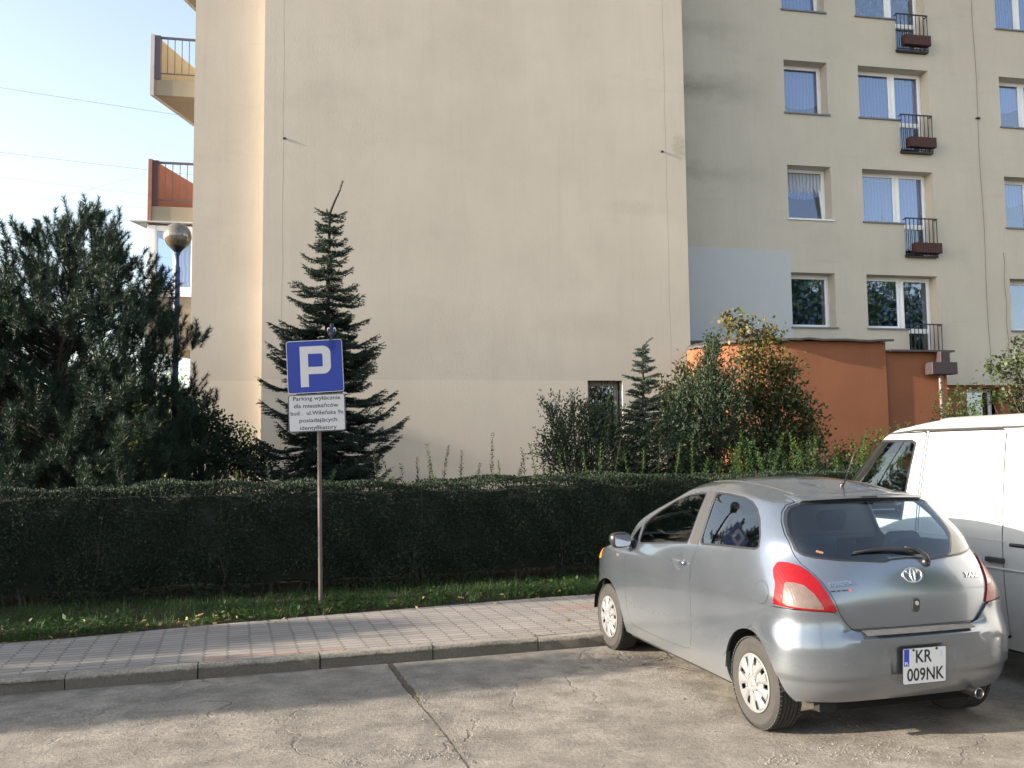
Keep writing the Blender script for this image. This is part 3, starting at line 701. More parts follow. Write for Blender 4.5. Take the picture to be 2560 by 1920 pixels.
# --- clipped hedge
HD0, HD1, HS0, HS1 = 3.32, 4.45, -14.0, 13.5
def htop(s, d): return 1.46 + .03*np.sin(s*1.3)+.025*np.sin(s*3.1+d*2)+.02*np.sin(s*7.3+1)
hb = kp(0, 3.9, .14)
hedge = empty('clipped_hedge', hb, KA, 'long dense clipped green hedge running along the pavement behind the parking sign', 'hedge')
def loc_arr(V, o):
    """world coordinates -> the local frame of an empty turned only about z"""
    a = o.rotation_euler.z; p = V-np.array(o.location); c, s = math.cos(a), math.sin(a)
    return np.stack([p[:, 0]*c+p[:, 1]*s, -p[:, 0]*s+p[:, 1]*c, p[:, 2]], -1)
def hedge_leaves():
    n1 = 88000; S = rng.uniform(-9.5, 7, n1); Z = .13+(rng.random(n1)**.95)*1.35
    bulge = .05*np.sin(S*2.2+Z*3)+.04*np.sin(S*5.1-Z*4)+.03*np.sin(S*11+Z*9)
    open_ = ((Z < .42) & (np.sin(S*1.9+1)*.5+np.sin(S*4.3)*.5 > .55-.9*(.5-Z)))
    D = HD0+bulge+rng.exponential(.055, n1); keep = ~(open_ & (rng.random(n1) < .93)); S, Z, D = S[keep], Z[keep], D[keep]
    Z = np.minimum(Z, htop(S, D)+.01)
    n2 = 50000; S2 = rng.uniform(-10, 9.5, n2); D2 = rng.uniform(HD0-.02, HD1, n2); Z2 = htop(S2, D2)-rng.exponential(.03, n2)+.02
    n3 = 14000; S3 = rng.uniform(-9.5, 9, n3); D3 = HD1-rng.exponential(.06, n3); Z3 = .3+rng.random(n3)*1.15
    S = np.r_[S, S2, S3]; D = np.r_[D, D2, D3]; Z = np.r_[Z, Z2, Z3]
    P = to_world(S, D, Z); n = len(P)
    out = np.zeros((n, 3)); k = len(S)-n2-n3
    out[:k] = -np.array(kn); out[k:k+n2] = (0, 0, 1); out[k+n2:] = np.array(kn)
    N = unit(out*.8+rdir(n)); Dr = unit(rdir(n)+np.array([0, 0, .5])+out*.5)
    V, F = leaves_arr(P, Dr, N, rng.uniform(.024, .046, n), rng.uniform(.014, .024, n))
    return V, F
V, F = hedge_leaves(); np_mesh('leaves', loc_arr(V, hedge), F, 4, M_HEDGE, hedge)
# inner twig mass: a dark lattice of stems so that light does not pass
m = MB(); r = random.Random(5)
for i in range(420):
    s = r.uniform(HS0, HS1); d = r.uniform(HD0+.12, HD1-.12); p = Vector((s, d-3.9, -.02)); pts = [p.copy()]
    for k in range(5): p = p+Vector((r.uniform(-.1, .1), r.uniform(-.07, .07), .27)); pts.append(p.copy())
    m.tube(pts, [.011, .01, .009, .007, .005, .004], 4, cap=False)
m.build('stems', M_TWIG, hedge)
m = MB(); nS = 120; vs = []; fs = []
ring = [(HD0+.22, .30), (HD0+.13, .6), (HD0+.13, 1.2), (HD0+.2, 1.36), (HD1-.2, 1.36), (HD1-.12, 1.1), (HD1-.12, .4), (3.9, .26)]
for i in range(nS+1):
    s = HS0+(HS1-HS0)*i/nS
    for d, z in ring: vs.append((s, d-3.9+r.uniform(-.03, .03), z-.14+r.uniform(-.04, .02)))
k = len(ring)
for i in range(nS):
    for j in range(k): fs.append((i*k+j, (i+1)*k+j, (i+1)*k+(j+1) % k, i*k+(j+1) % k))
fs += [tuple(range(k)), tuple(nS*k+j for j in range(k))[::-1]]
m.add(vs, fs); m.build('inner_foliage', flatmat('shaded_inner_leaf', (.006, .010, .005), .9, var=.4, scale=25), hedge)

# --- untrimmed shoots standing above the hedge
def shoot_mesh(name, h, seed, mat, big=1.0):
    r = np.random.default_rng(seed); n = int(h/.028); t = np.linspace(.03, 1, n)
    ax = np.stack([.05*h*np.sin(t*2+seed), .05*h*np.cos(t*1.7+seed), t*h], -1); Vs = []; 
    P = np.repeat(ax, 2, 0); a = np.repeat(np.arange(n)*1.57+seed, 2); a[1::2] += math.pi; a += r.normal(0, .35, 2*n)
    sz = np.repeat((1-.55*t)*(.6+.4*r.random(n)), 2)
    D = np.stack([np.cos(a), np.sin(a), np.full(2*n, .75)], -1); N = np.stack([-.4*np.cos(a), -.4*np.sin(a), np.ones(2*n)], -1)+r.normal(0, .3, (2*n, 3))
    L = (.030+.034*sz)*big; V, F = leaves_arr(P, D, N, L, L*.42)
    return V, F, ax
def shoot(parent, pos, h, seed, mat, big=1.0):
    V, F, ax = shoot_mesh('shoot', h, seed, mat, big); nV = len(V)
    o = np_mesh('shoot', V, F, 4, mat, parent); o.location = pos; o.rotation_euler = (random.uniform(-.26, .26), random.uniform(-.26, .26), random.uniform(0, 6))
    st = MB(); st.tube([(*ax[i],) for i in range(0, len(ax), max(1, len(ax)//5))], .0035, 4); st.build('stem', M_TWIG if mat is M_HEDGE else M_SHOOT, o)
    return o
hM = hedge.matrix_basis.inverted()
def hedge_local(px, depth_d, z):
    """a point above pixel column px at distance depth_d behind the kerb"""
    d = ray(px, 1150); nrm = kn; p = Vector((K0.x, K0.y, 0))+kn*depth_d; w = onpl(px, 1150, p, kn); w.z = z; return hM @ w
r = random.Random(3)
spots = [(135, .18), (245, .12), (590, .2), (683, .32), (705, .22), (830, .15), (945, .42), (975, .30), (1005, .22), (1040, .3), (1075, .26), (1095, .5), (1112, .46), (1155, .38), (1192, .2), (1237, .62), (1250, .25), (1296, .34), (1310, .42), (1338, .48), (1370, .5), (1400, .36),
         (1430, .45), (1465, .4), (1500, .5), (1540, .62), (1575, .35), (1600, .42), (1640, .55), (1680, .48), (1720, .62)]
for px, h in spots:
    o = shoot(hedge, hedge_local(px, r.uniform(HD1-.5, HD1-.05), 1.40), h+.08, r.randint(0, 999), M_HEDGE if r.random() < .55 else M_SHOOT, 1.15)
for i in range(62):
    px = 1765+i*11.5+r.uniform(-20, 20); h = r.uniform(.12, .62)+(.18 if 1840 < px < 2050 else 0)+(.30 if px > 2200 else 0)+(.15 if 2100 < px < 2200 else -.05)
    shoot(hedge, hedge_local(px, r.uniform(HD1-.6, HD1+.1), 1.38), h, r.randint(0, 999), M_SHOOT, 1.5)

# --- branches and crowns
def limb(mb, a, b, r0, r1, bend=.15, n=5, sides=5, rnd=random):
    a = Vector(a); b = Vector(b); L = (b-a).length; off = Vector((rnd.uniform(-1, 1), rnd.uniform(-1, 1), rnd.uniform(-.3, .6)))*bend*L
    pts = [a.lerp(b, t/n)+off*math.sin(math.pi*t/n)*.6 for t in range(n+1)]
    mb.tube(pts, [r0+(r1-r0)*t/n for t in range(n+1)], sides, cap=False); return pts

def pine(name, base, outline_px, depth, thick, nclus, label, seed, top):
    """old pine: bottle-brush shoots on upswept limbs filling an uneven crown"""
    r = np.random.default_rng(seed); rr = random.Random(seed)
    root = empty(name, base, 0, label, 'tree')
    poly = [(at(x, y, depth)) for x, y in outline_px]; poly = [(p.x-base.x, p.z-base.z) for p in poly]
    def inside(x, z):
        c = False; n = len(poly); j = n-1
        for i in range(n):
            xi, zi = poly[i]; xj, zj = poly[j]
            if (zi > z) != (zj > z) and x < (xj-xi)*(z-zi)/(zj-zi)+xi: c = not c
            j = i
        return c
    xs = [p[0] for p in poly]; zs = [p[1] for p in poly]; H = max(zs)
    tips = []
    while len(tips) < nclus:
        x = r.uniform(min(xs), max(xs)); z = .1+(H-.1)*r.random()**1.35
        if not inside(x, z): continue
        half = thick*math.sqrt(max(.06, 1-(z/H)**1.5)); y = r.uniform(-1, 1)
        y = math.copysign(abs(y)**.6, y)*half
        tips.append((x, y, z))
    # extra tips right on the outline so that the silhouette is spiky
    n = len(poly)
    for i in range(n):
        (x0, z0), (x1, z1) = poly[i], poly[(i+1) % n]; L = math.hypot(x1-x0, z1-z0)
        for k in range(int(L/.16)):
            t = r.random(); x, z = x0+(x1-x0)*t, z0+(z1-z0)*t
            if z > .2 and x > min(xs)+.3: tips.append((x*.97, r.normal(0, .35), z-.22))
    tm = MB(); trunk = [Vector((.12*math.sin(k*.9), .1*math.sin(k*1.3), H*.93*k/8)) for k in range(9)]
    tm.tube([Vector((0, 0, -.3))]+trunk, [.17]+[.15*(1-k/8.6)+.012 for k in range(9)], 10); tr = tm.build('trunk', M_BARK, root, smooth=True)
    bm_ = MB(); P = []; D = []; 
    for (x, y, z) in tips:
        zt = max(.25, min(H*.9, z-.35*math.hypot(x, y)-.1)); k = zt/(H*.93)*8; i = min(7, int(k)); a = trunk[i].lerp(trunk[i+1], k-i)
        tip = Vector((x, y, z)); out = Vector((x, y, 0)); out = out.normalized() if out.length > .05 else Vector((0, 0, 1))
        if rr.random() < .3: limb(bm_, a, tip, .012+.010*rr.random(), .005, .12, 4, 4, rr)
        for q in range(rr.randint(3, 5)):
            L = rr.uniform(.20, .36); d = Vector((rr.gauss(0, .34), rr.gauss(0, .34), 1))+out*rr.uniform(0, .55); d.normalize()
            s0 = tip+Vector((rr.gauss(0, .07), rr.gauss(0, .07), rr.gauss(0, .05)))
            bm_.tube([s0, s0+d*L], [.006, .004], 3, cap=False)
            m_ = 120; t = r.random(m_)**.8; az = r.uniform(0, 2*math.pi, m_); u = np.array(d.orthogonal().normalized()); v = np.cross(np.array(d), u)
            sp = 1.15-.45*t
            P.append(np.array(s0)+np.array(d)*(t*L)[:, None]); D.append(np.array(d)*(.42+.6*t)[:, None]+(u*np.cos(az)[:, None]+v*np.sin(az)[:, None])*sp[:, None])
    bm_.build('branches', M_PTWIG, tr)
    P = np.concatenate(P); D = np.concatenate(D); n = len(P)
    V, F = needles_arr(P, D, rdir(n), r.uniform(.07, .115, n), np.full(n, .0078))
    np_mesh('crown', V, F, 3, M_PINE, root)
    return root
PX = [(-330, 1260), (-360, 900), (-300, 700), (-180, 640), (-90, 680), (-30, 735), (5, 690), (40, 625), (75, 612), (100, 655), (128, 620), (165, 640), (185, 545), (235, 530), (272, 570), (262, 645), (300, 650), (312, 598), (336, 612), (335, 672), (378, 680), (366, 730), (385, 790),
      (392, 830), (440, 822), (440, 850), (398, 890), (392, 935), (430, 985), (478, 1000), (440, 1035), (440, 1060), (470, 1120), (480, 1250)]
pb = at(165, 1150, 13.2); pb.z = garden_z(pb)
pine('pine_tree', pb, PX, 13.2, 1.9, 1300, 'big dark bushy pine tree behind the hedge beside the blue lamp post', 21, 5.2)

def spruce(name, base, H, prof, label, seed, lean=(0, 0), leader=None, dens=1.0, twig=1.0, droop=.18, z0=.25, step=.17, mat=None):
    """prof: (height, reach) pairs"""
    r = random.Random(seed); g = np.random.default_rng(seed)
    root = empty(name, base, 0, label, 'tree')
    hs = [p[0] for p in prof]; rs = [p[1] for p in prof]
    tp = [Vector((lean[0]*(k/10)**1.5, lean[1]*(k/10)**1.5, H*k/10)) for k in range(11)]
    tm = MB(); path = [Vector((0, 0, -.3))]+tp+([Vector(q) for q in leader] if leader else [])
    nn = len(path); tm.tube(path, [max(.008, .075*(H/5)*(1-i/(nn-1))+.006) for i in range(nn)], 9); tr = tm.build('trunk', M_PTWIG, root, smooth=True)
    br = MB(); P = []; D = []
    def needles(a, b, n, L):
        a = np.array(a); b = np.array(b); d = b-a; t = g.random(n); P.append(a+d*t[:, None]); D.append(unit(d[None])*.9+rdir(n)*1.0*np.array([1, 1, .8])+np.array([0, 0, .15])); 
    z = z0; a0 = 0
    while z < H*.995:
        reach = float(np.interp(z, hs, rs)); nb = max(4, int((5 if z > H*.7 else 9)*dens)); a0 += 1.1
        for q in range(nb):
            if r.random() < .07: continue
            an = a0+q*2*math.pi/nb+r.uniform(-.25, .25); L = reach*(r.uniform(.5, 1.08)); zz = z+r.uniform(-.09, .09); dr_ = droop+r.uniform(-.12, .10)+(.10 if z < H*.45 else 0); out = Vector((math.cos(an), math.sin(an), 0)); side = Vector((-out.y, out.x, 0))
            k = min(max(zz, 0), H)/H*10; i = min(9, int(k)); o = tp[i].lerp(tp[i+1], k-i)
            up = .35*max(0, (z/H-.55))
            def pt(t): return o+out*(L*t)+Vector((0, 0, L*(-dr_*math.sin(t*2.6)+.16*t*t+up*t)))
            nseg = 6; pts = [pt(t/nseg) for t in range(nseg+1)]; br.tube(pts, [.012*(1-t/nseg)*min(1.4, L)+.004 for t in range(nseg+1)], 4, cap=False)
            needles(pts[-2], pts[-1]+out*.03, 22, 0)
            nt = max(3, int(L/.042*twig)); 
            for j in range(nt):
                t = .12+.86*j/nt+r.uniform(-.02, .02); c = pt(t); 
                for sg in (-1, 1):
                    l = (.07+.30*L*(1-t)**.8*min(1, t*3.5))*r.uniform(.7, 1.15); l = min(l, .42)
                    e = c+(side*sg*.85+out*.62).normalized()*l+Vector((0, 0, r.uniform(-.05, .02)*l*3))
                    nn_ = int(10+l*95); needles(c, e, int(nn_*1.35), 0)
                    if l > .17:
                        for w in (.45, .75):
                            c2 = c.lerp(e, w); e2 = c2+(out*.9+side*sg*.15).normalized()*l*.45; needles(c2, e2, 10, 0)
        z += step*(.8+.4*r.random())*(1 if z < H*.5 else .62)
    if leader:
        for a, b in zip([tp[-1]]+[Vector(q) for q in leader], [Vector(q) for q in leader]): needles(a, b, 70, 0)
    for k in range(6, 10): needles(tp[k], tp[k+1], 60, 0)
    br.build('branches', M_PTWIG, tr)
    P = np.concatenate(P); D = np.concatenate(D); n = len(P)
    V, F = needles_arr(P, D, rdir(n), g.uniform(.028, .046, n), np.full(n, .0125))
    np_mesh('crown', V, F, 3, mat or M_SPRUCE, root); return root
sb = at(812, 1180, 15.0); sb.z = garden_z(sb)
def zh(y): return at(815, y, 15.0).z-sb.z
k_ = 15.0/2217
tipz = zh(535)
prof = [(0, 1.2), (zh(1165), 1.55), (zh(1100), 1.38), (zh(1040), 1.28), (zh(970), 1.18), (zh(920), .92), (zh(885), 1.12), (zh(845), .95), (zh(800), .52), (zh(770), .55), (zh(740), .82), (zh(700), .46), (zh(660), .40), (zh(632), .58), (zh(612), .30), (zh(570), .22), (zh(540), .30), (tipz+.1, .12)]
lt = at(857, 452, 15.0)-sb; l1 = at(838, 500, 15.0)-sb; l2 = at(850, 475, 15.)-sb
spruce('spruce_tree', sb, tipz, prof, 'slim dark spruce tree with a bent bare leader standing behind the parking sign', 4, lean=(.06, 0), leader=[l1, l2, lt])
nb = at(1612, 1150, 15.6); nb.z = garden_z(nb)
def zh2(y): return at(1612, y, 15.6).z-nb.z
M_BSP = m_leaf('blue_spruce_needle', (.035, .058, .045), (.055, .078, .058), (.08, .11, .085), .55, .05)
spruce('young_spruce', nb, zh2(868), [(0, .5), (zh2(1080), .48), (zh2(1010), .40), (zh2(960), .34), (zh2(900), .16), (zh2(868), .06)], 'small grey green spruce with a thin curved tip beside the gable window', 9, leader=[at(1618, 855, 15.6)-nb, at(1630, 845, 15.6)-nb], dens=.8, droop=-.1, step=.13, mat=M_BSP)

def leafy(name, base, lobes, n, label, cat, leaf, mat, stems=30, upright=.3, feather=False, seed=1, mat2=None, frac2=0, stem_r=.012, clump=26, cl_r=.13):
    """shrub or broadleaf tree: lobes = (cx,cy,cz,rx,ry,rz) in metres from the base"""
    g = np.random.default_rng(seed); r = random.Random(seed)
    root = empty(name, base, 0, label, cat); vol = np.array([l[3]*l[4]*l[5] for l in lobes])**(2/3); vol = vol/vol.sum()
    nc = max(1, n//clump); li = g.choice(len(lobes), nc, p=vol); Lb = np.array(lobes)[li]
    d = rdir(nc); rad = (g.random(nc)**.42)[:, None]; C = Lb[:, :3]+d*rad*Lb[:, 3:]
    C = C[C[:, 2] > .05]; nc = len(C)
    sm = MB()
    for i in range(min(stems, nc)):
        c = C[i]; limb(sm, (c[0]*.12, c[1]*.12, 0 if c[2] < 1.5 else r.uniform(0, .4*c[2])), c, stem_r*(1+c[2]*.3), .004, .14, 5, 5, r)
    st = sm.build('trunk' if cat == 'tree' else 'stems', M_BARK if cat == 'tree' else M_TWIG, root)
    P = []; D = []; N = []
    for i in range(nc):
        c = C[i]; k = clump; o = unit(np.array([c[0], c[1], .4*c[2]])[None]+g.normal(0, .35, (1, 3)))[0]
        if feather:
            for q in range(3):
                ax = unit((o*(.7)+np.array([0, 0, upright])+g.normal(0, .35, 3))[None])[0]; kk = k//3; t = g.random(kk); L = .22+.16*g.random()
                bend = np.array([0, 0, .06])*0
                P.append(c+ax*(t*L)[:, None]+g.normal(0, .016, (kk, 3))*(1-t)[:, None]); D.append(ax+g.normal(0, .45, (kk, 3))); N.append(rdir(kk))
        else:
            P.append(c+g.normal(0, cl_r, (k, 3))); D.append(o*.6+g.normal(0, .5, (k, 3))+np.array([0, 0, -.12+upright*.3])); N.append(np.array([0, 0, 1.])+g.normal(0, .5, (k, 3))+o*.4)
    P = np.concatenate(P); D = np.concatenate(D); N = np.concatenate(N); n = len(P)
    ln = g.uniform(.75, 1.25, n)*leaf
    if mat2 and frac2:
        top = P[:, 2]+g.normal(0, .4, n); thr = np.quantile(top, 1-frac2*1.6); m2 = (top > thr) & (g.random(n) < .62)
    else: m2 = np.zeros(n, bool)
    wr = .42 if feather else .66
    V, F = leaves_arr(P[~m2], D[~m2], N[~m2], ln[~m2], ln[~m2]*wr); np_mesh('crown' if cat == 'tree' else 'leaves', V, F, 4, mat, root)
    if m2.any():
        V, F = leaves_arr(P[m2], D[m2], N[m2], ln[m2], ln[m2]*wr); q = np_mesh('crown' if cat == 'tree' else 'leaves', V, F, 4, mat2, root); q['label'] = 'yellowing leaves near the top'
    return root
def lobes_px(base, depth, L):
    out = []
    for px, py, rx, ry, *dd in L:
        dep = depth+(dd[0] if dd else 0); c = at(px, py, dep)-base; k = dep/2217; out.append((c.x, c.y, c.z, rx*k, min(.8, max(rx, ry)*k*.9), ry*k))
    return out
def place(px, dep): p = at(px, 1150, dep); p.z = garden_z(p); return p
b = place(1450, 14.8)
leafy('juniper_bush', b, lobes_px(b, 14.8, [(1400, 1130, 40, 70), (1440, 1080, 60, 70), (1385, 1040, 22, 38), (1505, 1085, 50, 60), (1520, 1035, 16, 34, -.3), (1560, 1120, 50, 55), (1470, 1170, 110, 60), (1640, 1130, 70, 80), (1700, 1120, 50, 80)]), 25000, 'wide spreading dark juniper bush with feathery arching tips', 'bush', .05, M_JUN, 60, .5, True, 3)
b = place(1775, 15.3)
leafy('arborvitae', b, lobes_px(b, 15.3, [(1780, 905, 22, 45), (1772, 960, 45, 60), (1750, 1020, 60, 70), (1800, 1010, 50, 80), (1760, 1100, 75, 90), (1700, 1060, 35, 50), (1830, 1100, 50, 70)]), 27000, 'upright dark green thuja bush leaning beside the lilac', 'bush', .05, M_JUN, 50, .9, True, 5)
b = place(1930, 16.0)
leafy('lilac_bush', b, lobes_px(b, 16.0, [(1822, 815, 22, 28), (1868, 830, 34, 34), (1925, 850, 38, 36), (1880, 910, 40, 50), (1940, 930, 35, 45), (1972, 925, 26, 38), (1870, 1000, 60, 60), (1925, 1020, 50, 70), (1985, 1010, 42, 50), (2020, 1060, 32, 44), (1960, 1110, 100, 70), (1880, 1120, 60, 60)]), 7600, 'tall lilac bush with yellowing top leaves in front of the orange annex', 'bush', .085, M_LILAC, 70, .2, False, 7, M_YLEAF, .16, clump=12, cl_r=.11)
b = place(1690, 16.6)
leafy('leafy_shrub', b, lobes_px(b, 16.6, [(1712, 935, 14, 36), (1722, 980, 28, 32), (1690, 1010, 24, 26), (1668, 1000, 12, 60), (1700, 1080, 50, 60)]), 2600, 'thin pale leafy shrub against the gable corner', 'bush', .075, M_LILAC, 30, .3, False, 17, M_YLEAF, .2, clump=10, cl_r=.09)
b = place(1480, 15.6)
e_ = leafy('dry_shrub', b, lobes_px(b, 15.6, [(1450, 1010, 30, 24), (1432, 990, 10, 8)]), 60, 'bare arching twig with a few leaves left of the gable window', 'plant', .06, M_LILAC, 6, .2, False, 18, clump=10, cl_r=.05)
b = place(500, 15.4)
leafy('round_leaved_bush', b, lobes_px(b, 15.4, [(500, 1050, 62, 45), (540, 1100, 60, 50), (470, 1120, 60, 60), (590, 1150, 70, 40), (470, 1060, 30, 40), (640, 1165, 60, 35)]), 6500, 'dark round leaved bush between the lamp post and the spruce', 'bush', .07, m_leaf('dark_round_leaf', (.02, .04, .02), (.03, .055, .026), (.06, .09, .045)), 50, .2, False, 8, clump=14, cl_r=.10)
b = place(618, 16.2)
leafy('small_shrub', b, lobes_px(b, 16.2, [(618, 1075, 16, 22), (640, 1130, 26, 30), (600, 1130, 26, 30)]), 420, 'small thin shrub by the foot of the bright wall corner', 'bush', .06, M_SHOOT, 18, .3, False, 28, clump=9, cl_r=.07)
b = place(1900, 15.0)
leafy('low_shrub', b, lobes_px(b, 15.0, [(1600, 1185, 80, 30), (1760, 1180, 90, 35), (1900, 1175, 90, 40), (2040, 1180, 70, 30)]), 9000, 'low dark undergrowth filling the gap between hedge and lilac', 'bush', .06, M_JUN, 20, .3, False, 77, clump=20, cl_r=.10)
# shrub whose branches reach in at the right border
b = place(2600, 17.0)
leafy('leafy_shrub', b, lobes_px(b, 17.0, [(2548, 850, 14, 20), (2535, 900, 26, 20), (2500, 925, 36, 16), (2555, 940, 20, 30), (2480, 985, 30, 14), (2540, 1000, 40, 26), (2600, 950, 50, 130), (2440, 975, 24, 10), (2550, 1060, 50, 40)]), 1900, 'loose leafy shrub reaching in front of the barred basement window', 'bush', .09, M_LILAC, 60, .2, False, 12, clump=11, cl_r=.09)
b = place(2390, 16.4)
leafy('small_shrub', b, lobes_px(b, 16.4, [(2395, 1000, 24, 26), (2360, 1020, 16, 40), (2440, 1020, 24, 20), (2390, 1050, 60, 26)]), 700, 'thin shrub in front of the small basement window', 'bush', .06, M_SHOOT, 30, .4, False, 31, clump=9, cl_r=.07)
b = place(2080, 15.6)
leafy('small_shrub', b, lobes_px(b, 15.6, [(2110, 1150, 40, 30), (2190, 1130, 50, 40), (2280, 1110, 50, 40), (2130, 1180, 60, 25)]), 2200, 'low green shrub growing at the foot of the orange annex', 'bush', .06, M_SHOOT, 30, .4, False, 32, clump=12, cl_r=.09)
# sunlit trees behind the block on the left
M_FAR = m_leaf('sunlit_leaf', (.09, .15, .03), (.15, .20, .04), (.20, .22, .06), .6, .35)
for i, (x, y, h, s) in enumerate([(-15.2, 39, 4.6, 41), (-20, 46, 4.5, 42), (-27, 50, 6, 43)]):
    leafy('leafy_tree', Vector((x, y, .9)), [(0, 0, h*.55, 2.4, 2.2, h*.45), (-1.2, 0, h*.4, 2, 2, h*.35), (1.3, .3, h*.4, 1.9, 2, h*.35)], 5200, ['yellow green sunlit tree seen under the lowest balcony', 'pale far tree behind the pine crown', 'farthest tree at the left border'][i], 'tree', .22, M_FAR, 40, .2, False, s, stem_r=.04, clump=18, cl_r=.35)

# --- grass verge with weeds and fallen leaves
def verge():
    nT = 5600; S = rng.uniform(-11, 6.5, nT); ed = np.interp(S, [p[0] for p in PB], [p[1] for p in PB])
    D = ed+.03+rng.random(nT)*(3.5-ed-.03); dens = .5+.5*np.sin(S*1.1+2)*np.sin(S*2.7+D*3); keep = rng.random(nT) < (.35+.65*np.clip(dens+.25*(D-ed < .55), 0, 1)); S, D, ed = S[keep], D[keep], ed[keep]
    rep = 15; S = np.repeat(S, rep)+rng.normal(0, .035, len(S)*rep); D = np.repeat(D, rep)+rng.normal(0, .03, len(D)*rep); ed = np.repeat(ed, rep); hh = np.repeat(rng.uniform(.05, .15, len(S)//rep), rep)*rng.uniform(.5, 1.2, len(S))
    k = D > ed-.02; S, D, hh = S[k], D[k], hh[k]; n = len(S)
    P = to_world(S, D, np.full(n, SW+.0)); Dr = np.stack([rng.normal(0, .38, n), rng.normal(0, .38, n), np.ones(n)], -1)
    V, F = needles_arr(P, Dr, rdir(n)*np.array([1, 1, .1]), hh, rng.uniform(.004, .008, n)); return V, F
V, F = verge(); o = np_mesh('grass', V, F, 3, M_GRASS); tag(o, 'uneven green grass growing between the pavement and the hedge', 'grass', kind='stuff')
n = 5200; S = rng.uniform(-10, 6.5, n); ed = np.interp(S, [p[0] for p in PB], [p[1] for p in PB]); D = ed+.05+rng.random(n)**1.5*.8
k = (np.sin(S*2.1)+np.sin(S*5.3+1)) > -.2; S, D = S[k], D[k]; n = len(S)
P = to_world(S, D, SW+rng.uniform(.01, .10, n)); V, F = leaves_arr(P, rdir(n)*np.array([1, 1, .45])+np.array([0, 0, .3]), np.array([0, 0, 1.])+rng.normal(0, .4, (n, 3)), rng.uniform(.04, .085, n), rng.uniform(.025, .045, n))
o = np_mesh('weeds', V, F, 4, M_GRASS); tag(o, 'broad leaved weeds low in the verge', 'weeds', kind='stuff')
n = 520; S = rng.uniform(-10, 6.5, n); ed = np.interp(S, [p[0] for p in PB], [p[1] for p in PB]); D = ed+rng.normal(.12, .16, n); P = to_world(S, D, SW+rng.uniform(.008, .07, n)*(D > ed)+.004)
S2 = rng.uniform(-6, 5, 8); D2 = rng.uniform(-3.6, 1.4, 8); P = np.concatenate([P, to_world(S2, D2, np.where(D2 > 0, SW+.01, .012))]); n = len(P)
V, F = leaves_arr(P, rdir(n)*np.array([1, 1, .25]), np.array([0, 0, 1.])+rng.normal(0, .45, (n, 3)), rng.uniform(.03, .075, n), rng.uniform(.022, .05, n))
o = np_mesh('leaves', V, F, 4, M_LITTER); tag(o, 'dry fallen leaves scattered along the verge and pavement edge', 'fallen leaves', kind='stuff')

# --- trees standing beyond the left border; their shadows fall on the parking; the last is added to shade the sign
M_OAK = m_leaf('street_tree_leaf', (.03, .06, .02), (.05, .09, .025))
for i, (x, y, zc, rx_, ry_, rz_, n_, s) in enumerate([(-14.0, 3.95, 3.75, .55, .42, .85, 5200, 51), (-13.2, 4.75, 2.9, .3, .30, .35, 1100, 54), (-19.0, 4.4, 4.75, .9, .60, .75, 4200, 52), (-14.9, 6.95, 6.55, .9, .50, .8, 4200, 53)]):
    leafy('street_tree', Vector((x, y, 0)), [(0, 0, zc, rx_, ry_, rz_), (.5, .25, zc+.5*rz_, rx_*.7, ry_*.7, rz_*.4), (-.4, -.2, zc-.3*rz_, rx_*.8, ry_*.7, rz_*.5)], n_, ['tallest dense street tree beyond the left border', 'smallest street tree beyond the left border', 'broad street tree beyond the left border', 'unseen tree beyond the left border added to shade the parking sign'][i], 'tree', .12, M_OAK, 30, .2, False, s, stem_r=.02, clump=14, cl_r=.14)
# conifers behind the photographer, mirrored in the car windows
for i, (x, y, H) in enumerate([(-9.5, -3.5, 7.5), (-6.0, -8.0, 9.0), (3.0, -12.0, 10.0)]):
    spruce('spruce_tree', Vector((x, y, 0)), H, [(0, 2.2), (H*.5, 1.3), (H, .1)], ['nearer spruce behind the photographer', 'tall spruce behind the photographer', 'farthest spruce behind the photographer'][i], 60+i, dens=.7, twig=.35, step=.42)
leafy('street_tree', Vector((-21.75, 14.62, .5)), [(0, 0, 5.6, 1.3, .26, 1.5), (.6, .1, 7.0, .8, .2, .9), (-.4, 0, 4.0, 1.2, .3, 1.4)], 2600, 'slender tree beyond the left border level with the balconies', 'tree', .14, M_OAK, 24, .2, False, 55, stem_r=.02, clump=10, cl_r=.10)
for i, (x, y, h) in enumerate([(31, -9, 16), (42, -18, 18.5), (56, -22, 20)]):
    leafy('leafy_tree', Vector((x, y, 0)), [(0, 0, h*.6, 5.8, 5.8, h*.40), (3.2, 1, h*.5, 3.5, 3.5, h*.3), (-3, -1, h*.5, 3.4, 3.4, h*.3)], 15000, ['nearest leafy tree behind the photographer', 'middle leafy tree behind the photographer', 'farthest leafy tree behind the photographer'][i], 'tree', .45, M_OAK, 26, .2, False, 90+i, stem_r=.05, clump=14, cl_r=.6)
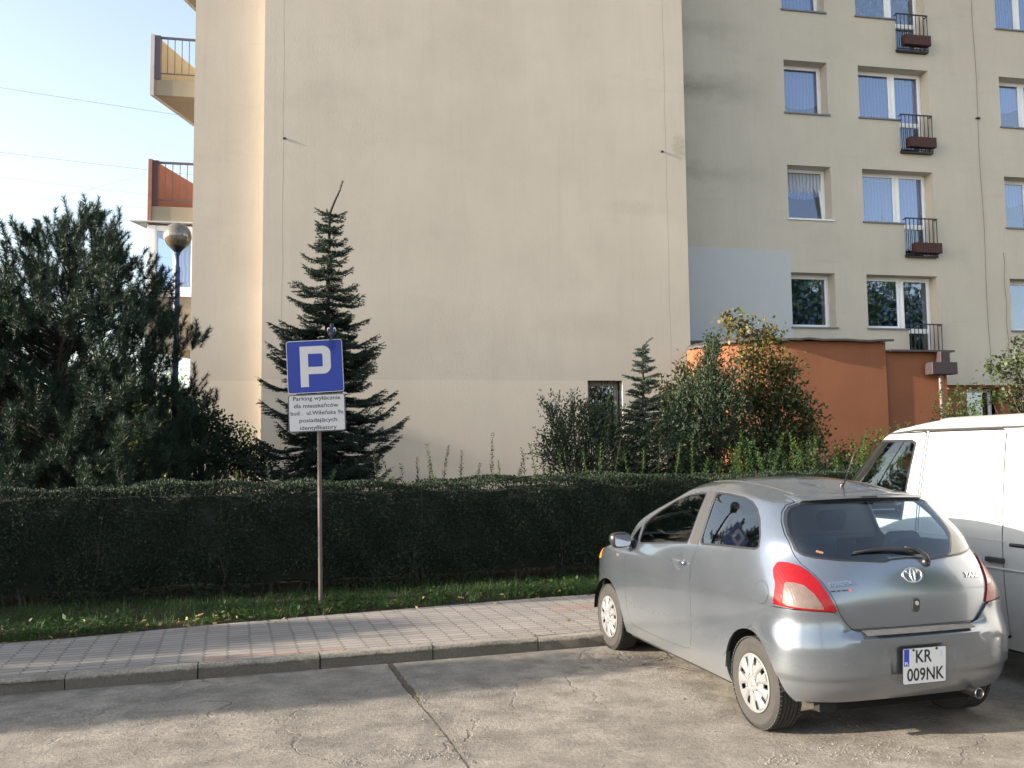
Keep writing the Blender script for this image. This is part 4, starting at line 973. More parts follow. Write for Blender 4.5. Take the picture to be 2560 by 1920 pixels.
# ================================================================ POWER LINES, LAMP, SIGN, BIRD
M_CABLE = flatmat('cable', (.10, .12, .14), .6, .3)
lines = [((-60, 208), (500, 296)), ((-60, 372), (500, 440)), ((-60, 434), (500, 502)), ((-60, 474), (500, 535)), ((-60, 541), (500, 598)), ((-60, 600), (500, 652)), ((-60, 642), (500, 694)), ((100, 505), (540, 386))]
names = ['highest power line crossing the sky', 'second power line from the top of the sky', 'third power line from the top of the sky', 'fourth power line from the top', 'fifth power line, passing the pine top', 'sixth power line behind the pine shoots', 'lowest power line behind the pine', 'faint cable rising against the others towards the middle balcony']
for i, ((x0, y0), (x1, y1)) in enumerate(lines):
    dp = 62+2*i; a = at(x0, y0, dp); b = at(x1, y1, dp+6); m = MB(); L = (b-a)
    a2 = a-L*1.2; b2 = b+L*.8; o_ = (a+b)/2; pts = []
    for k in range(25):
        t = k/24; p = a2.lerp(b2, t); p.z += .35*((t-.5)**2)*4-.05; pts.append(p-o_)
    m.tube(pts, .011 if i < 2 else .007, 5); o = m.build('power_line', M_CABLE); o.location = o_; tag(o, names[i], 'power line', 'power lines crossing the sky')

lp = at(434, 1150, 15.0); lp.z = garden_z(lp)
lamp = empty('street_lamp', lp, 0, 'blue lamp post with a smoky glass globe beside the pine', 'street lamp')
M_BLUE = flatmat('dark_blue_paint', (.028, .045, .16), .42, 0, var=.25, scale=5)
zc = at(433, 591, 15.0).z-lp.z; zt = at(434, 625, 15).z-lp.z
m = MB(); m.lathe([(.10, 0), (.10, .02), (.062, .03), (.060, .9), (.055, .95), (.052, zt-.35), (.05, zt-.3), (.036, zt-.27), (.034, zt-.1), (.05, zt-.08), (.05, zt-.04), (0, zt-.04)], 20); m.build('post', M_BLUE, lamp, auto=40)
m = MB(); m.lathe([(.0, zt-.05), (.05, zt-.05), (.085, zt), (.13, zt+.045), (.135, zt+.06), (.12, zt+.07), (0, zt+.07)], 24); m.build('collar', flatmat('black_plastic', (.02, .02, .022), .5), lamp, auto=40)
t = NT('smoky_globe'); t.n.remove(t.b); tr = t.add('ShaderNodeBsdfTransparent'); tr.inputs[0].default_value = (.42, .36, .28, 1)
gl = t.add('ShaderNodeBsdfGlossy'); gl.inputs['Roughness'].default_value = .06
df = t.add('ShaderNodeBsdfDiffuse'); df.inputs[0].default_value = (.20, .17, .13, 1); m1 = t.add('ShaderNodeMixShader'); m1.inputs[0].default_value = .55; t.l.new(tr.outputs[0], m1.inputs[1]); t.l.new(df.outputs[0], m1.inputs[2])
lw = t.fresnel(1.5); m2 = t.add('ShaderNodeMixShader'); t.l.new(t.math('MULTIPLY_ADD', lw.outputs[0], 1.0, .10, clamp=True), m2.inputs[0]); t.l.new(m1.outputs[0], m2.inputs[1]); t.l.new(gl.outputs[0], m2.inputs[2]); t.l.new(m2.outputs[0], t.out.inputs[0])
R0 = .232; m = MB(); m.lathe([(max(0.002, R0*math.sin(a)), zc-R0*math.cos(a)) for a in [math.pi*k/20 for k in range(1, 21)]], 36); m.build('globe', t.m, lamp, smooth=True)
m = MB(); m.lathe([(0, zt+.07), (.04, zt+.075), (.045, zt+.2), (.06, zt+.24), (.06, zt+.34), (0, zt+.37)], 16); m.build('bulb', flatmat('bulb', (.3, .28, .24), .4), lamp, auto=40)

# --- parking sign; the post leans slightly, the plates are turned a little on it
pbx = gnd(802, 1516, SW); pbx.z = SW-.01
M_POST = flatmat('rusty_grey_post', (.12, .095, .085), .7, .3, var=.35, scale=12)
M_SB = flatmat('sign_blue', (.0005, .020, .25), .38, 0, var=.06); M_SW = flatmat('sign_white', (.46, .455, .48), .42, 0, var=.04); M_SK = flatmat('sign_black', (.015, .015, .017), .5); M_ALU = flatmat('bare_aluminium', (.35, .36, .38), .45, .8)
sign = empty('parking_sign', pbx, 0, 'blue parking sign with a white text plate below it on a leaning rusty post', 'sign')
top = at(796, 850, 10.33)-pbx
m = MB(); m.tube([(0, 0, -.1), top*.5, top], .024, 14); m.build('post', M_POST, sign, auto=50)
# plate frame: x right, y up in the plate plane, z towards the camera
def plate_M(pxc, pyc, dep, roll, yaw):
    c = at(pxc, pyc, dep)-pbx
    M = Matrix.Translation(c) @ Matrix.Rotation(yaw, 4, 'Z') @ Matrix.Rotation(R_(90), 4, 'X') @ Matrix.Rotation(roll, 4, 'Z'); return M
def rrect(w, h, r, n=6):
    pts = []
    for cx, cy, a0 in ((w/2-r, h/2-r, 0), (-w/2+r, h/2-r, 90), (-w/2+r, -h/2+r, 180), (w/2-r, -h/2+r, 270)):
        for k in range(n+1): a = R_(a0+90*k/n); pts.append((cx+r*math.cos(a), cy+r*math.sin(a)))
    return pts
dS = 10.28; kx = dS/2217
YAW = R_(4)
MP = plate_M(787.5, 916, dS, R_(2.9), YAW)
W_, H_ = 139.5*kx, 132.5*kx
m = MB(); m.prism(rrect(W_, H_, .03), -.002, 0, MP); pl_ = m.build('blue_plate', M_ALU, sign)
m = MB(); m.prism(rrect(W_-.003, H_-.003, .029), .0005, .0015, MP); m.build('white_border', M_SW, pl_)
m = MB(); m.prism(rrect(W_-.016, H_-.016, .024), .002, .003, MP); m.build('blue_field', M_SB, pl_)
# the letter P, as an outline with its counter
def P_letter():
    # measured in millimetre-like units over the plate, origin centre
    u = W_/780.0       # 780 units = plate width on the enlarged reading
    def q(x, y): return ((x-600)*u, (545-y)*u)
    out = []
    def arc(cx, cy, r, a0, a1, n=9): return [(cx+r*math.cos(R_(a0+(a1-a0)*k/n)), cy-r*math.sin(R_(a0+(a1-a0)*k/n))) for k in range(n+1)]
    L, Rr, T, B, stem, bowlb = 396, 822, 258, 830, 508, 652
    o = [(L, B), (stem, B), (stem, bowlb)]+arc(Rr-105, bowlb-105, 105, -90, 0)+arc(Rr-105, T+105, 105, 0, 90)+[(L, T)]
    i = [(stem, 365)]+arc(Rr-112-22, 365+22, 22, 90, 0)+arc(Rr-112-14, 550-14, 14, 0, -90)+[(stem, 550)]
    return [q(*p) for p in o], [q(*p) for p in i]
def flat_shape(name, outer, inners, h0, h1, M, mat, parent):
    cu = bpy.data.curves.new(name, 'CURVE'); cu.dimensions = '2D'; cu.fill_mode = 'BOTH'; cu.extrude = (h1-h0)/2
    for poly in [outer]+inners:
        s = cu.splines.new('POLY'); s.points.add(len(poly)-1); s.use_cyclic_u = True
        for p, (x, y) in zip(s.points, poly): p.co = (x, y, 0, 1)
    return curve_to_mesh(name, cu, M @ Matrix.Translation((0, 0, (h0+h1)/2)), mat, parent)
def curve_to_mesh(name, cu, M, mat, parent):
    tmp = bpy.data.objects.new('tmp', cu); COL.objects.link(tmp); bpy.context.view_layer.update()
    me = bpy.data.meshes.new_from_object(tmp.evaluated_get(bpy.context.evaluated_depsgraph_get()))
    bpy.data.objects.remove(tmp); me.name = name; me.transform(M); me.materials.clear(); me.materials.append(mat)
    o = bpy.data.objects.new(name, me); COL.objects.link(o)
    if parent is not None: o.parent = parent
    return o
def text(name, body, size, M, mat, parent, wid=None, h=.0006, bold=0.0, sx=1.0, space=1.0, align='CENTER', font=None, shear=0):
    cu = bpy.data.curves.new(name, 'FONT'); cu.body = body; cu.size = size; cu.align_x = align; cu.align_y = 'CENTER'; cu.extrude = h; cu.offset = bold; cu.space_character = space; cu.shear = shear; cu.resolution_u = 3
    if wid:
        tmp = bpy.data.objects.new('tmp', cu); COL.objects.link(tmp); bpy.context.view_layer.update(); sx = wid/max(tmp.dimensions.x, 1e-4); bpy.data.objects.remove(tmp)
    return curve_to_mesh(name, cu, M @ Matrix.Diagonal((sx, 1, 1, 1)), mat, parent)
# the bowl is an open ring: outer outline and inner counter
po, pi_ = P_letter(); flat_shape('letter', po, [pi_], .0035, .0045, MP @ Matrix.Rotation(R_(-.3), 4, 'Z'), M_SW, pl_)
MT = plate_M(792.5, 1032, dS, R_(2.0), YAW); WT, HT = 141*kx, 93.5*kx
m = MB(); m.prism(rrect(WT, HT, .028), -.002, 0, MT); tp_ = m.build('text_plate', M_ALU, sign)
m = MB(); m.prism(rrect(WT-.004, HT-.004, .027), .0005, .0015, MT); m.build('black_border', M_SK, tp_)
m = MB(); m.prism(rrect(WT-.022, HT-.022, .020), .002, .003, MT); m.build('white_field', M_SW, tp_)
rows = [('Parking wyłącznie', .50, .83, 0), ('dla mieszkańców', .245, .78, -.015), ('bud .  ul.Wileńska 9a', 0.0, .925, .0), ('posiadających', -.25, .66, .02), ('identyfikatory', -.51, .64, .015)]
for s_, fy, fw, dx in rows:
    text('lettering', s_, HT*.155, MT @ Matrix.Translation((dx*WT, fy*HT*.78+.0, .0038)), M_SK, tp_, wid=fw*WT, bold=.0005)
m = MB()
for dy in (H_*.28, -H_*.28): m.add(*(lambda b: (b.v, b.f))(MB().box(-W_*.42, W_*.42, dy-.012, dy+.012, -.02, -.003, MP)))
m.build('clamp_rail', M_ALU, sign)

# --- magpie perched on the sign, seen from behind
bp = at(829, 846, dS-.02)
bird = empty('magpie', bp, R_(8), 'small black and white magpie perched on top of the blue sign, tail hanging', 'bird')
M_FB = flatmat('black_feather', (.012, .012, .016), .5); M_FW = flatmat('white_feather', (.65, .65, .66), .7); M_FBL = flatmat('blue_black_feather', (.015, .03, .10), .32, .2)
def ell(mb, c, r, M=None, n=14, k=9):
    prof_ = []; vs = []; 
    for i in range(k+1):
        a = math.pi*i/k
        for j in range(n):
            b_ = 2*math.pi*j/n; p = Vector((c[0]+r[0]*math.sin(a)*math.cos(b_), c[1]+r[1]*math.sin(a)*math.sin(b_), c[2]+r[2]*math.cos(a))); vs.append(M @ p if M is not None else p)
    mb.add(vs, [(i*n+j, i*n+(j+1) % n, (i+1)*n+(j+1) % n, (i+1)*n+j) for i in range(k) for j in range(n)])
# one continuous body: breast, neck and head swept along a curved spine (it looks away from the camera)
spine = [((0, -.045, .012), .012), ((0, -.032, .03), .032), ((0, -.015, .06), .043), ((0, .0, .09), .043), ((0, .012, .118), .032), ((0, .016, .135), .024), ((0, .02, .15), .0255), ((0, .026, .168), .024), ((0, .03, .182), .012)]
m = MB(); m.tube([p for p, _ in spine], [r for _, r in spine], 14); m.build('body', M_FB, bird, smooth=True, sub=1)
m = MB(); m.tube([(.008, .045, .166), (.012, .065, .163), (.016, .08, .158)], [.008, .005, .001], 8); m.build('beak', M_FB, bird, smooth=True)
for sx in (-1, 1):
    m = MB(); ell(m, (sx*.034, -.010, .098), (.018, .026, .030), None); w = m.build('shoulder_patch', M_FW, bird, smooth=True)
    m = MB(); M = Matrix.Translation((sx*.026, -.035, .065)) @ Matrix.Rotation(R_(14), 4, 'X') @ Matrix.Rotation(sx*R_(10), 4, 'Y'); ell(m, (0, 0, 0), (.020, .012, .050), M); m.build('wing', M_FBL, bird, smooth=True)
    m = MB(); m.tube([(sx*.014, -.005, .03), (sx*.016, .004, .012), (sx*.016, .010, .002)], [.007, .004, .0035], 8)
    for a in (-.4, 0, .4): m.tube([(sx*.016, .008, .003), (sx*.016+.02*math.sin(a), .008-.022*math.cos(a), .0035)], [.0035, .002], 6)
    m.build('leg', M_FB, bird, smooth=True)
m = MB()
for k, (a, L) in enumerate([(-.07, .16), (0, .19), (.07, .165)]):
    tip = Vector((L*math.sin(a)-.014, -.075, .02-L*math.cos(a)*.86)); s0 = Vector((0, -.045, .035)); dd = (tip-s0); side = Vector((1, 0, 0))
    m.add([s0-side*.010, s0+side*.010, s0+dd*.7+side*.012, tip+side*.004, tip-side*.004, s0+dd*.7-side*.012]+[q+Vector((0, -.003-.001*k, 0)) for q in (s0-side*.010, s0+side*.010, s0+dd*.7+side*.012, tip+side*.004, tip-side*.004, s0+dd*.7-side*.012)],
          [(5, 4, 3, 2, 1, 0), (6, 7, 8, 9, 10, 11)]+[(i, (i+1) % 6, 6+(i+1) % 6, 6+i) for i in range(6)])
m.build('tail', M_FBL, bird)
# ================================================================ THE SILVER HATCHBACK
CS = 1.028; CH = R_(16.2)
car = empty('parked_car', (2.400, 6.302, 0), R_(90)+CH, 'silver grey three door hatchback seen from behind, parked nose in to the kerb', 'car')
car.scale = (CS, CS, CS)
def zroof(x, y): return 1.60-(.108*((x-.75)/.85)**2 if x < .75 else .055*((x-.75)/.7)**2)-.06*(y/.55)**2
def ringpts():
    G = []
    def add(pts): G.append(pts)
    low = [(-.455, .30, .215, .785), (-.515, .38, .34, .825), (-.540, .53, .53, .842), (-.555, .72, .73, .850), (-.555, .90, .90, .842)]
    fx = [(3.14, .22, 3.08, 2.92), (3.20, .36, 3.13, 2.95), (3.20, .55, 3.12, 2.96), (3.14, .73, 3.08, 2.92), (2.92, .865, 2.88, 2.76)]
    for i, (xr, zr, zs, ys) in enumerate(low):
        f = fx[i]; zf = f[1]; zb = zr
        row = [(xr, 0, zb), (xr+.006, .29, zb), (xr+.028, .53, zb), (xr+.090, .700, zb), (xr+.225, .803 if i else .75, (zb+zs)/2)]
        row += [(.0, ys-.006, zs), (.60, ys, zs), (1.25, ys, zs), (1.88, ys-.003, zs), (2.42, ys-.018, .925 if i == 4 else zs), (f[3], ys-.135, zf+(.01 if i == 4 else 0)), (f[2], .45, zf+.005), (f[0], 0, zf+.01)]
        add(row)
    add([(-.505, 0, 1.085), (-.494, .27, 1.085), (-.456, .475, 1.087), (-.366, .640, 1.09), (-.215, .745, 1.10), (.05, .790, 1.11), (.62, .808, 1.085), (1.25, .808, 1.045), (1.85, .790, 1.00), (2.20, .745, 1.0), (2.42, .60, .985), (2.50, .32, .990), (2.52, 0, 1.0)])
    add([(-.400, 0, 1.225), (-.388, .25, 1.225), (-.350, .475, 1.222), (-.276, .635, 1.218), (-.130, .728, 1.212), (.10, .758, 1.205), (.62, .762, 1.195), (1.20, .762, 1.165), (1.73, .742, 1.130), (2.05, .705, 1.150), (2.21, .55, 1.135), (2.29, .30, 1.125), (2.31, 0, 1.125)])
    add([(-.262, 0, 1.350), (-.250, .23, 1.350), (-.220, .46, 1.346), (-.145, .605, 1.342), (-.015, .680, 1.338), (.20, .704, 1.338), (.62, .708, 1.337), (1.12, .698, 1.320), (1.54, .675, 1.298), (1.81, .640, 1.290), (1.94, .50, 1.293), (2.01, .27, 1.295), (2.03, 0, 1.30)])
    add([(-.140, 0, 1.448), (-.130, .22, 1.448), (-.105, .435, 1.445), (-.040, .562, 1.442), (.075, .622, 1.446), (.27, .642, 1.462), (.62, .640, 1.482), (1.00, .628, 1.474), (1.27, .610, 1.452), (1.46, .570, 1.428), (1.60, .44, 1.436), (1.67, .24, 1.446), (1.69, 0, 1.45)])
    r9 = [(-.055, 0), (-.048, .20), (-.022, .40), (.035, .510), (.14, .555), (.31, .572), (.62, .574), (.92, .566), (1.13, .550), (1.26, .50), (1.36, .38), (1.42, .2), (1.44, 0)]
    add([(x, y, zroof(x, y)-(.010 if 0 < j < 12 and y > .4 else 0)) for j, (x, y) in enumerate(r9)])
    r10 = [(.14, 0), (.15, .12), (.18, .22), (.25, .27), (.34, .295), (.46, .305), (.66, .31), (.82, .305), (.95, .295), (1.03, .27), (1.09, .2), (1.13, .1), (1.14, 0)]
    add([(x, y, zroof(x, y)) for x, y in r10])
    add([(x, 0, zroof(x, 0)) for x in (.36, .365, .38, .41, .46, .54, .67, .76, .83, .87, .90, .91, .91)])
    return np.array(G)       # rings x columns x 3
def bsp_eval(G, nu, nv):
    """uniform cubic B-spline through a compensated grid; mirrored at both ends of the columns and at the last ring"""
    mir = np.array([1, -1, 1.])
    def pad(A):
        top = A[-2:-3:-1]*mir; bot = 2*A[:1]-A[1:2]
        A = np.concatenate([bot, A, top], 0)
        l = A[:, 1:2]*mir; r = A[:, -2:-1]*mir
        return np.concatenate([l, A, r], 1)
    def ev0(A):
        B = pad(A); B = (B[:-2]+4*B[1:-1]+B[2:])/6; return (B[:, :-2]+4*B[:, 1:-1]+B[:, 2:])/6
    C_ = G.copy()
    for _ in range(6): C_ = C_+(G-ev0(C_))*.9
    B = pad(C_)
    def basis(t): return np.stack([(1-t)**3, 3*t**3-6*t**2+4, -3*t**3+3*t**2+3*t+1, t**3], -1)/6
    nr, nc = G.shape[:2]
    def samp(n, k):
        s = np.linspace(0, k-1, (k-1)*n+1); i = np.minimum(s.astype(int), k-2); t = s-i; return i, basis(t)
    iu, bu_ = samp(nu, nr); iv, bv = samp(nv, nc)
    R1 = sum(B[iu+q]*bu_[:, q][:, None, None] for q in range(4))
    return sum(R1[:, iv+q]*bv[:, q][None, :, None] for q in range(4))
SURF = bsp_eval(ringpts(), 9, 11)
SURF[:, 0, 1] = 0; SURF[:, -1, 1] = 0; SURF[-1, :, 1] = 0
# ---- cutting the surface into its panels along curves given in the car's own side, rear and corner views
def surf_normals(S):
    du = np.gradient(S, axis=1); dv = np.gradient(S, axis=0)
    du[-1] = du[-2]; N = np.cross(du, dv); N = unit(N)
    c = np.array([.9, 0, .75]); s = np.sign(np.sum(N*(S-c), -1, keepdims=True)); return N*np.where(s == 0, 1, s)
class Tri:
    def __init__(s, V, N, T): s.V = V; s.N = N; s.T = T
def grid_tris(S):
    N = surf_normals(S); r, c = S.shape[:2]; i, j = np.meshgrid(np.arange(r-1), np.arange(c-1), indexing='ij'); a = (i*c+j).ravel(); b = a+1; d = a+c; e = d+1
    return Tri(S.reshape(-1, 3), N.reshape(-1, 3), np.concatenate([np.stack([a, b, e], 1), np.stack([a, e, d], 1)]))
def split(M, f):
    """-> part with f > 0, part with f < 0"""
    f = np.where(np.abs(f) < 1e-7, 1e-7, f); V = list(M.V); N = list(M.N); F = f[M.T]; pos = (F > 0).sum(1)
    I = [tuple(t) for t in M.T[pos == 3]]; O = [tuple(t) for t in M.T[pos == 0]]; cache = {}
    def cut(a, b):
        k = (a, b) if a < b else (b, a)
        if k not in cache:
            t = f[a]/(f[a]-f[b]); cache[k] = len(V); V.append(M.V[a]*(1-t)+M.V[b]*t); n = M.N[a]*(1-t)+M.N[b]*t; N.append(n/np.linalg.norm(n))
        return cache[k]
    for t in M.T[(pos == 1) | (pos == 2)]:
        t = list(t); single = 1 if (f[t] > 0).sum() == 1 else -1
        while (f[t[0]] > 0) != (single > 0): t = t[1:]+t[:1]
        a, b, c = t; p, q = cut(a, b), cut(a, c)
        s_ = [(a, p, q)]; d_ = [(p, b, c), (p, c, q)]
        if single > 0: I += s_; O += d_
        else: O += s_; I += d_
    V = np.array(V); N = np.array(N)
    def mk(L):
        if not L: return Tri(np.zeros((0, 3)), np.zeros((0, 3)), np.zeros((0, 3), int))
        T = np.array(L); u, inv = np.unique(T, return_inverse=True); return Tri(V[u], N[u], inv.reshape(-1, 3))
    return mk(I), mk(O)
def sdf(poly, a, b):
    """signed distance to a polygon, positive inside"""
    P = np.array(poly); A = P; B = np.roll(P, -1, 0); d2 = np.full(a.shape, 1e9); ins = np.zeros(a.shape, bool)
    for (x0, y0), (x1, y1) in zip(A, B):
        ex, ey = x1-x0, y1-y0; L = ex*ex+ey*ey+1e-12; t = np.clip(((a-x0)*ex+(b-y0)*ey)/L, 0, 1); d2 = np.minimum(d2, (a-x0-t*ex)**2+(b-y0-t*ey)**2)
        c = ((y0 > b) != (y1 > b)) & (a < ex*(b-y0)/(ey if abs(ey) > 1e-12 else 1e-12)+x0); ins ^= c
    return np.where(ins, 1, -1)*np.sqrt(d2)
def smooth_poly(P, it=2):
    for _ in range(it):
        Q = []
        for i in range(len(P)):
            a = np.array(P[i]); b = np.array(P[(i+1) % len(P)]); Q += [tuple(a*.8+b*.2), tuple(a*.2+b*.8)]
        P = Q
    return P
def panel(name, M, mat, parent, off=0.0, rim=.016, mirror='merge', thick_mat=None, sharp=False):
    """panel mesh from the left half; mirror 'merge' makes one symmetric piece, 'pair' a left and a right piece"""
    V = M.V+M.N*off; T = M.T; ec = {}
    for t in T:
        for a, b in ((t[0], t[1]), (t[1], t[2]), (t[2], t[0])): ec[(a, b)] = ec.get((a, b), 0)+1
    bd = [(a, b) for (a, b) in ec if (b, a) not in ec and not (abs(V[a][1]) < 1e-5 and abs(V[b][1]) < 1e-5)]
    vs = [tuple(p) for p in V]; ns = [tuple(n) for n in M.N]; fs = [tuple(int(i) for i in t) for t in T]
    # orientation: make the faces look along the normals
    g = np.cross(V[T[:, 1]]-V[T[:, 0]], V[T[:, 2]]-V[T[:, 0]]); flip = (np.sum(g*M.N[T[:, 0]], 1) < 0).mean() > .5
    idx = {}
    for a, b in bd:
        for q in (a, b):
            if q not in idx: idx[q] = len(vs); p = V[q]-M.N[q]*rim; vs.append((p[0], max(p[1], 0), p[2])); ns.append(ns[q])
    rims = [(a, idx[a], idx[b], b) for a, b in bd] if rim else []
    fs2 = fs+[tuple(int(i) for i in r) for r in rims]
    if flip: fs2 = [f[::-1] for f in fs2]
    out = []
    def make(vv, ff, nn):
        me = bpy.data.meshes.new(name); me.from_pydata(vv, [], ff); me.update(); me.materials.append(mat); me.shade_smooth()
        rimn = len(fs)
        for i, p in enumerate(me.polygons): p.use_smooth = True
        o = bpy.data.objects.new(name, me); COL.objects.link(o); o.parent = parent
        bm = bmesh.new(); bm.from_mesh(me)
        if mirror == 'merge': bmesh.ops.remove_doubles(bm, verts=[v for v in bm.verts if abs(v.co.y) < 1e-4], dist=1e-4)
        for e in bm.edges:
            if len(e.link_faces) == 2 and e.calc_face_angle(0) > R_(42): e.smooth = False
        bm.to_mesh(me); bm.free(); return o
    nv = len(vs); mv = [(x, -y, z) for x, y, z in vs]; mn = [(x, -y, z) for x, y, z in ns]; mf = [f[::-1] for f in fs2]
    if mirror == 'merge': return [make(vs+mv, fs2+[tuple(i+nv for i in f) for f in mf], ns+mn)]
    if mirror == 'left': return [make(vs, fs2, ns)]
    return [make(vs, fs2, ns), make(mv, mf, mn)]

def m_paint():
    t = NT('silver_grey_paint'); v = t.obj()
    fl = t.noise(v, 900, 2, .5); c = t.mix(fl, (.185, .215, .258), (.24, .272, .322))
    dirt = t.ramp(t.noise(v, 2.5, 6, .65), [(.4, 0), (.8, 1)]); s = t.sep(v)
    low = t.ramp(t.math('SUBTRACT', .62, s[2]), [(0, 0), (.45, 1)])
    dust = t.math('MULTIPLY', t.math('ADD', t.math('MULTIPLY', dirt, .08), t.math('MULTIPLY', low, .35)), 1.0)
    c = t.mix(dust, c, (.27, .25, .21))
    return t.fin(c, t.math('MULTIPLY_ADD', dust, .3, .24), None, t.math('MULTIPLY_ADD', dust, -.6, .82), .5, Coat_Weight=.9, Coat_Roughness=t.math('MULTIPLY_ADD', dust, .25, .07))
M_PAINT = m_paint()
M_BLACKT = flatmat('black_trim', (.018, .018, .020), .35, var=.1); M_RUB = flatmat('tyre_rubber', (.028, .027, .026), .85, var=.35, scale=14, bump=.15)
M_PLAST = flatmat('dark_plastic', (.035, .035, .037), .6, var=.15); M_CHROME = flatmat('chrome', (.75, .75, .76), .12, 1.0, var=.02); M_CAP = flatmat('silver_hubcap', (.22, .225, .235), .35, .35, var=.06)
M_SEAT = flatmat('dark_seat_fabric', (.025, .028, .035), .9, bump=.3); M_LIN = flatmat('cabin_lining', (.026, .028, .034), .9); M_DARK = flatmat('wheel_well', (.010, .010, .010), .95)
def m_carglass(name, tint, refl):
    t = NT(name); t.n.remove(t.b)
    tr = t.add('ShaderNodeBsdfTransparent'); tr.inputs[0].default_value = (*tint, 1); gl = t.add('ShaderNodeBsdfGlossy'); gl.inputs['Roughness'].default_value = .0; gl.inputs[0].default_value = (.95, .97, 1, 1)
    fr = t.fresnel(1.52); mx = t.add('ShaderNodeMixShader')
    t.l.new(t.math('MULTIPLY_ADD', fr.outputs[0], 1.25, refl, clamp=True), mx.inputs[0]); t.l.new(tr.outputs[0], mx.inputs[1]); t.l.new(gl.outputs[0], mx.inputs[2]); t.l.new(mx.outputs[0], t.out.inputs[0]); return t.m
M_CG = m_carglass('car_glass', (.80, .89, .86), .05); M_CGR = m_carglass('rear_car_glass', (.66, .80, .92), .05)
def m_lens(name, c, rough=.12, em=None):
    t = NT(name); v = t.obj(); s = t.sep(v)
    rib = t.math('SINE', t.math('MULTIPLY', s[1], 520)); n = t.noise(v, 30, 3, .6)
    cc = t.mix(n, c, tuple(min(1, x*1.7) for x in c)); return t.fin(cc, rough+.08, t.bump(t.math('ADD', t.math('MULTIPLY', rib, .2), n), .35, .003), 0, .4, Coat_Weight=.35, Coat_Roughness=.04)
M_RED = m_lens('red_lens', (.13, .001, .002)); M_CLR = m_lens('clear_lens', (.085, .062, .056)); M_AMB = m_lens('amber_lens', (.8, .20, .02))

G = grid_tris(SURF)
def X_(M): return M.V[:, 0]
def Y_(M): return M.V[:, 1]
def Z_(M): return M.V[:, 2]
GAP = .0035
# wheel arches and an open underside
for wx in (0.0, 2.46):
    f = np.sqrt((X_(G)-wx)**2+(Z_(G)-.298)**2)-.338; f = np.where(Y_(G) > .5, f, 1.0); G, _ = split(G, f)
front_glass = [(.905, 1.100), (1.345, 1.058), (1.80, 1.014), (1.845, 1.03), (1.845, 1.18), (1.76, 1.245), (1.62, 1.315), (1.42, 1.395), (1.20, 1.452), (1.0, 1.476), (.885, 1.482)]
tri_glass = [(1.885, 1.022), (2.04, 1.035), (2.00, 1.085), (1.90, 1.158), (1.88, 1.15)]
pillar = [(.742, 1.108), (.892, 1.102), (.872, 1.486), (.748, 1.490)]
q_glass = [(.728, 1.110), (.417, 1.128), (.08, 1.140), (-.015, 1.145), (-.038, 1.165), (-.02, 1.235), (.05, 1.335), (.13, 1.405), (.22, 1.45), (.34, 1.475), (.55, 1.490), (.735, 1.492)]
door_poly = [(2.03, 1.10), (2.045, 1.02), (1.975, .955), (1.985, .88), (2.0, .80), (2.015, .56), (1.99, .42), (1.955, .335), (1.87, .308), (1.4, .302), (.93, .318), (.855, .345), (.815, .42), (.795, .55), (.787, .72), (.79, .85), (.795, .95), (.765, 1.02), (.738, 1.10), (.745, 1.50), (.76, 1.534), (1.10, 1.526), (1.35, 1.475), (1.6, 1.39), (1.86, 1.262), (1.98, 1.17)]
side = lambda poly, M: np.where(Y_(M) > .42, sdf(poly, X_(M), Z_(M)), -1.0)
rear_glass = [(0, 1.106), (.11, 1.102), (.17, 1.090), (.314, 1.100), (.466, 1.108), (.59, 1.122), (.640, 1.135), (.668, 1.165), (.662, 1.26), (.635, 1.335), (.600, 1.392), (.560, 1.428), (.50, 1.446), (.40, 1.455), (.2, 1.463), (0, 1.466)]
rear_glass = rear_glass+[(-y, z) for y, z in rear_glass[::-1][1:-1]]
hatch = [(0, .705), (.45, .705), (.49, .74), (.535, .808), (.575, .92), (.605, .996), (.640, 1.050), (.664, 1.085), (.676, 1.13), (.678, 1.17), (.671, 1.262), (.643, 1.338), (.607, 1.397), (.566, 1.436), (.503, 1.456), (.48, 1.472), (.47, 1.486), (0, 1.492)]
hatch = hatch+[(-y, z) for y, z in hatch[::-1][1:-1]]
rearf = lambda poly, M: np.where(X_(M) < .10, sdf(poly, Y_(M), Z_(M)), -1.0)
wind = [(0, 1.03), (.50, 1.03), (.585, 1.06), (.555, 1.18), (.50, 1.33), (.44, 1.44), (.30, 1.462), (0, 1.47)]; wind = wind+[(-y, z) for y, z in wind[::-1][1:-1]]
lamp_phi = [(.150, 1.055), (.175, 1.082), (.21, 1.092), (.33, 1.092), (.525, 1.079), (.675, 1.049), (.845, .996), (.975, .92), (1.04, .87), (1.095, .816), (.89, .821), (.644, .829), (.41, .836), (.250, .842), (.272, .90), (.262, .96), (.19, 1.005), (.150, 1.04)]
insert_phi = [(.40, .978), (.535, .978), (.67, .966), (.80, .920), (.87, .875), (.925, .832), (.644, .840), (.42, .850)]
def lampf(poly, M): return np.where((X_(M) < .0) & (Y_(M) > .2), sdf([(a*.45, b) for a, b in poly], np.arctan2(-(X_(M)+.15), Y_(M)-.35)*.45, Z_(M)), -1.0)
def glass(M, field, gmat, seal=.011):
    """-> rest; makes nothing; returns (rest, seal, pane)"""
    ins, rest = split(M, field(M)); pane, sl = split(ins, field(ins)-seal); return rest, sl, pane
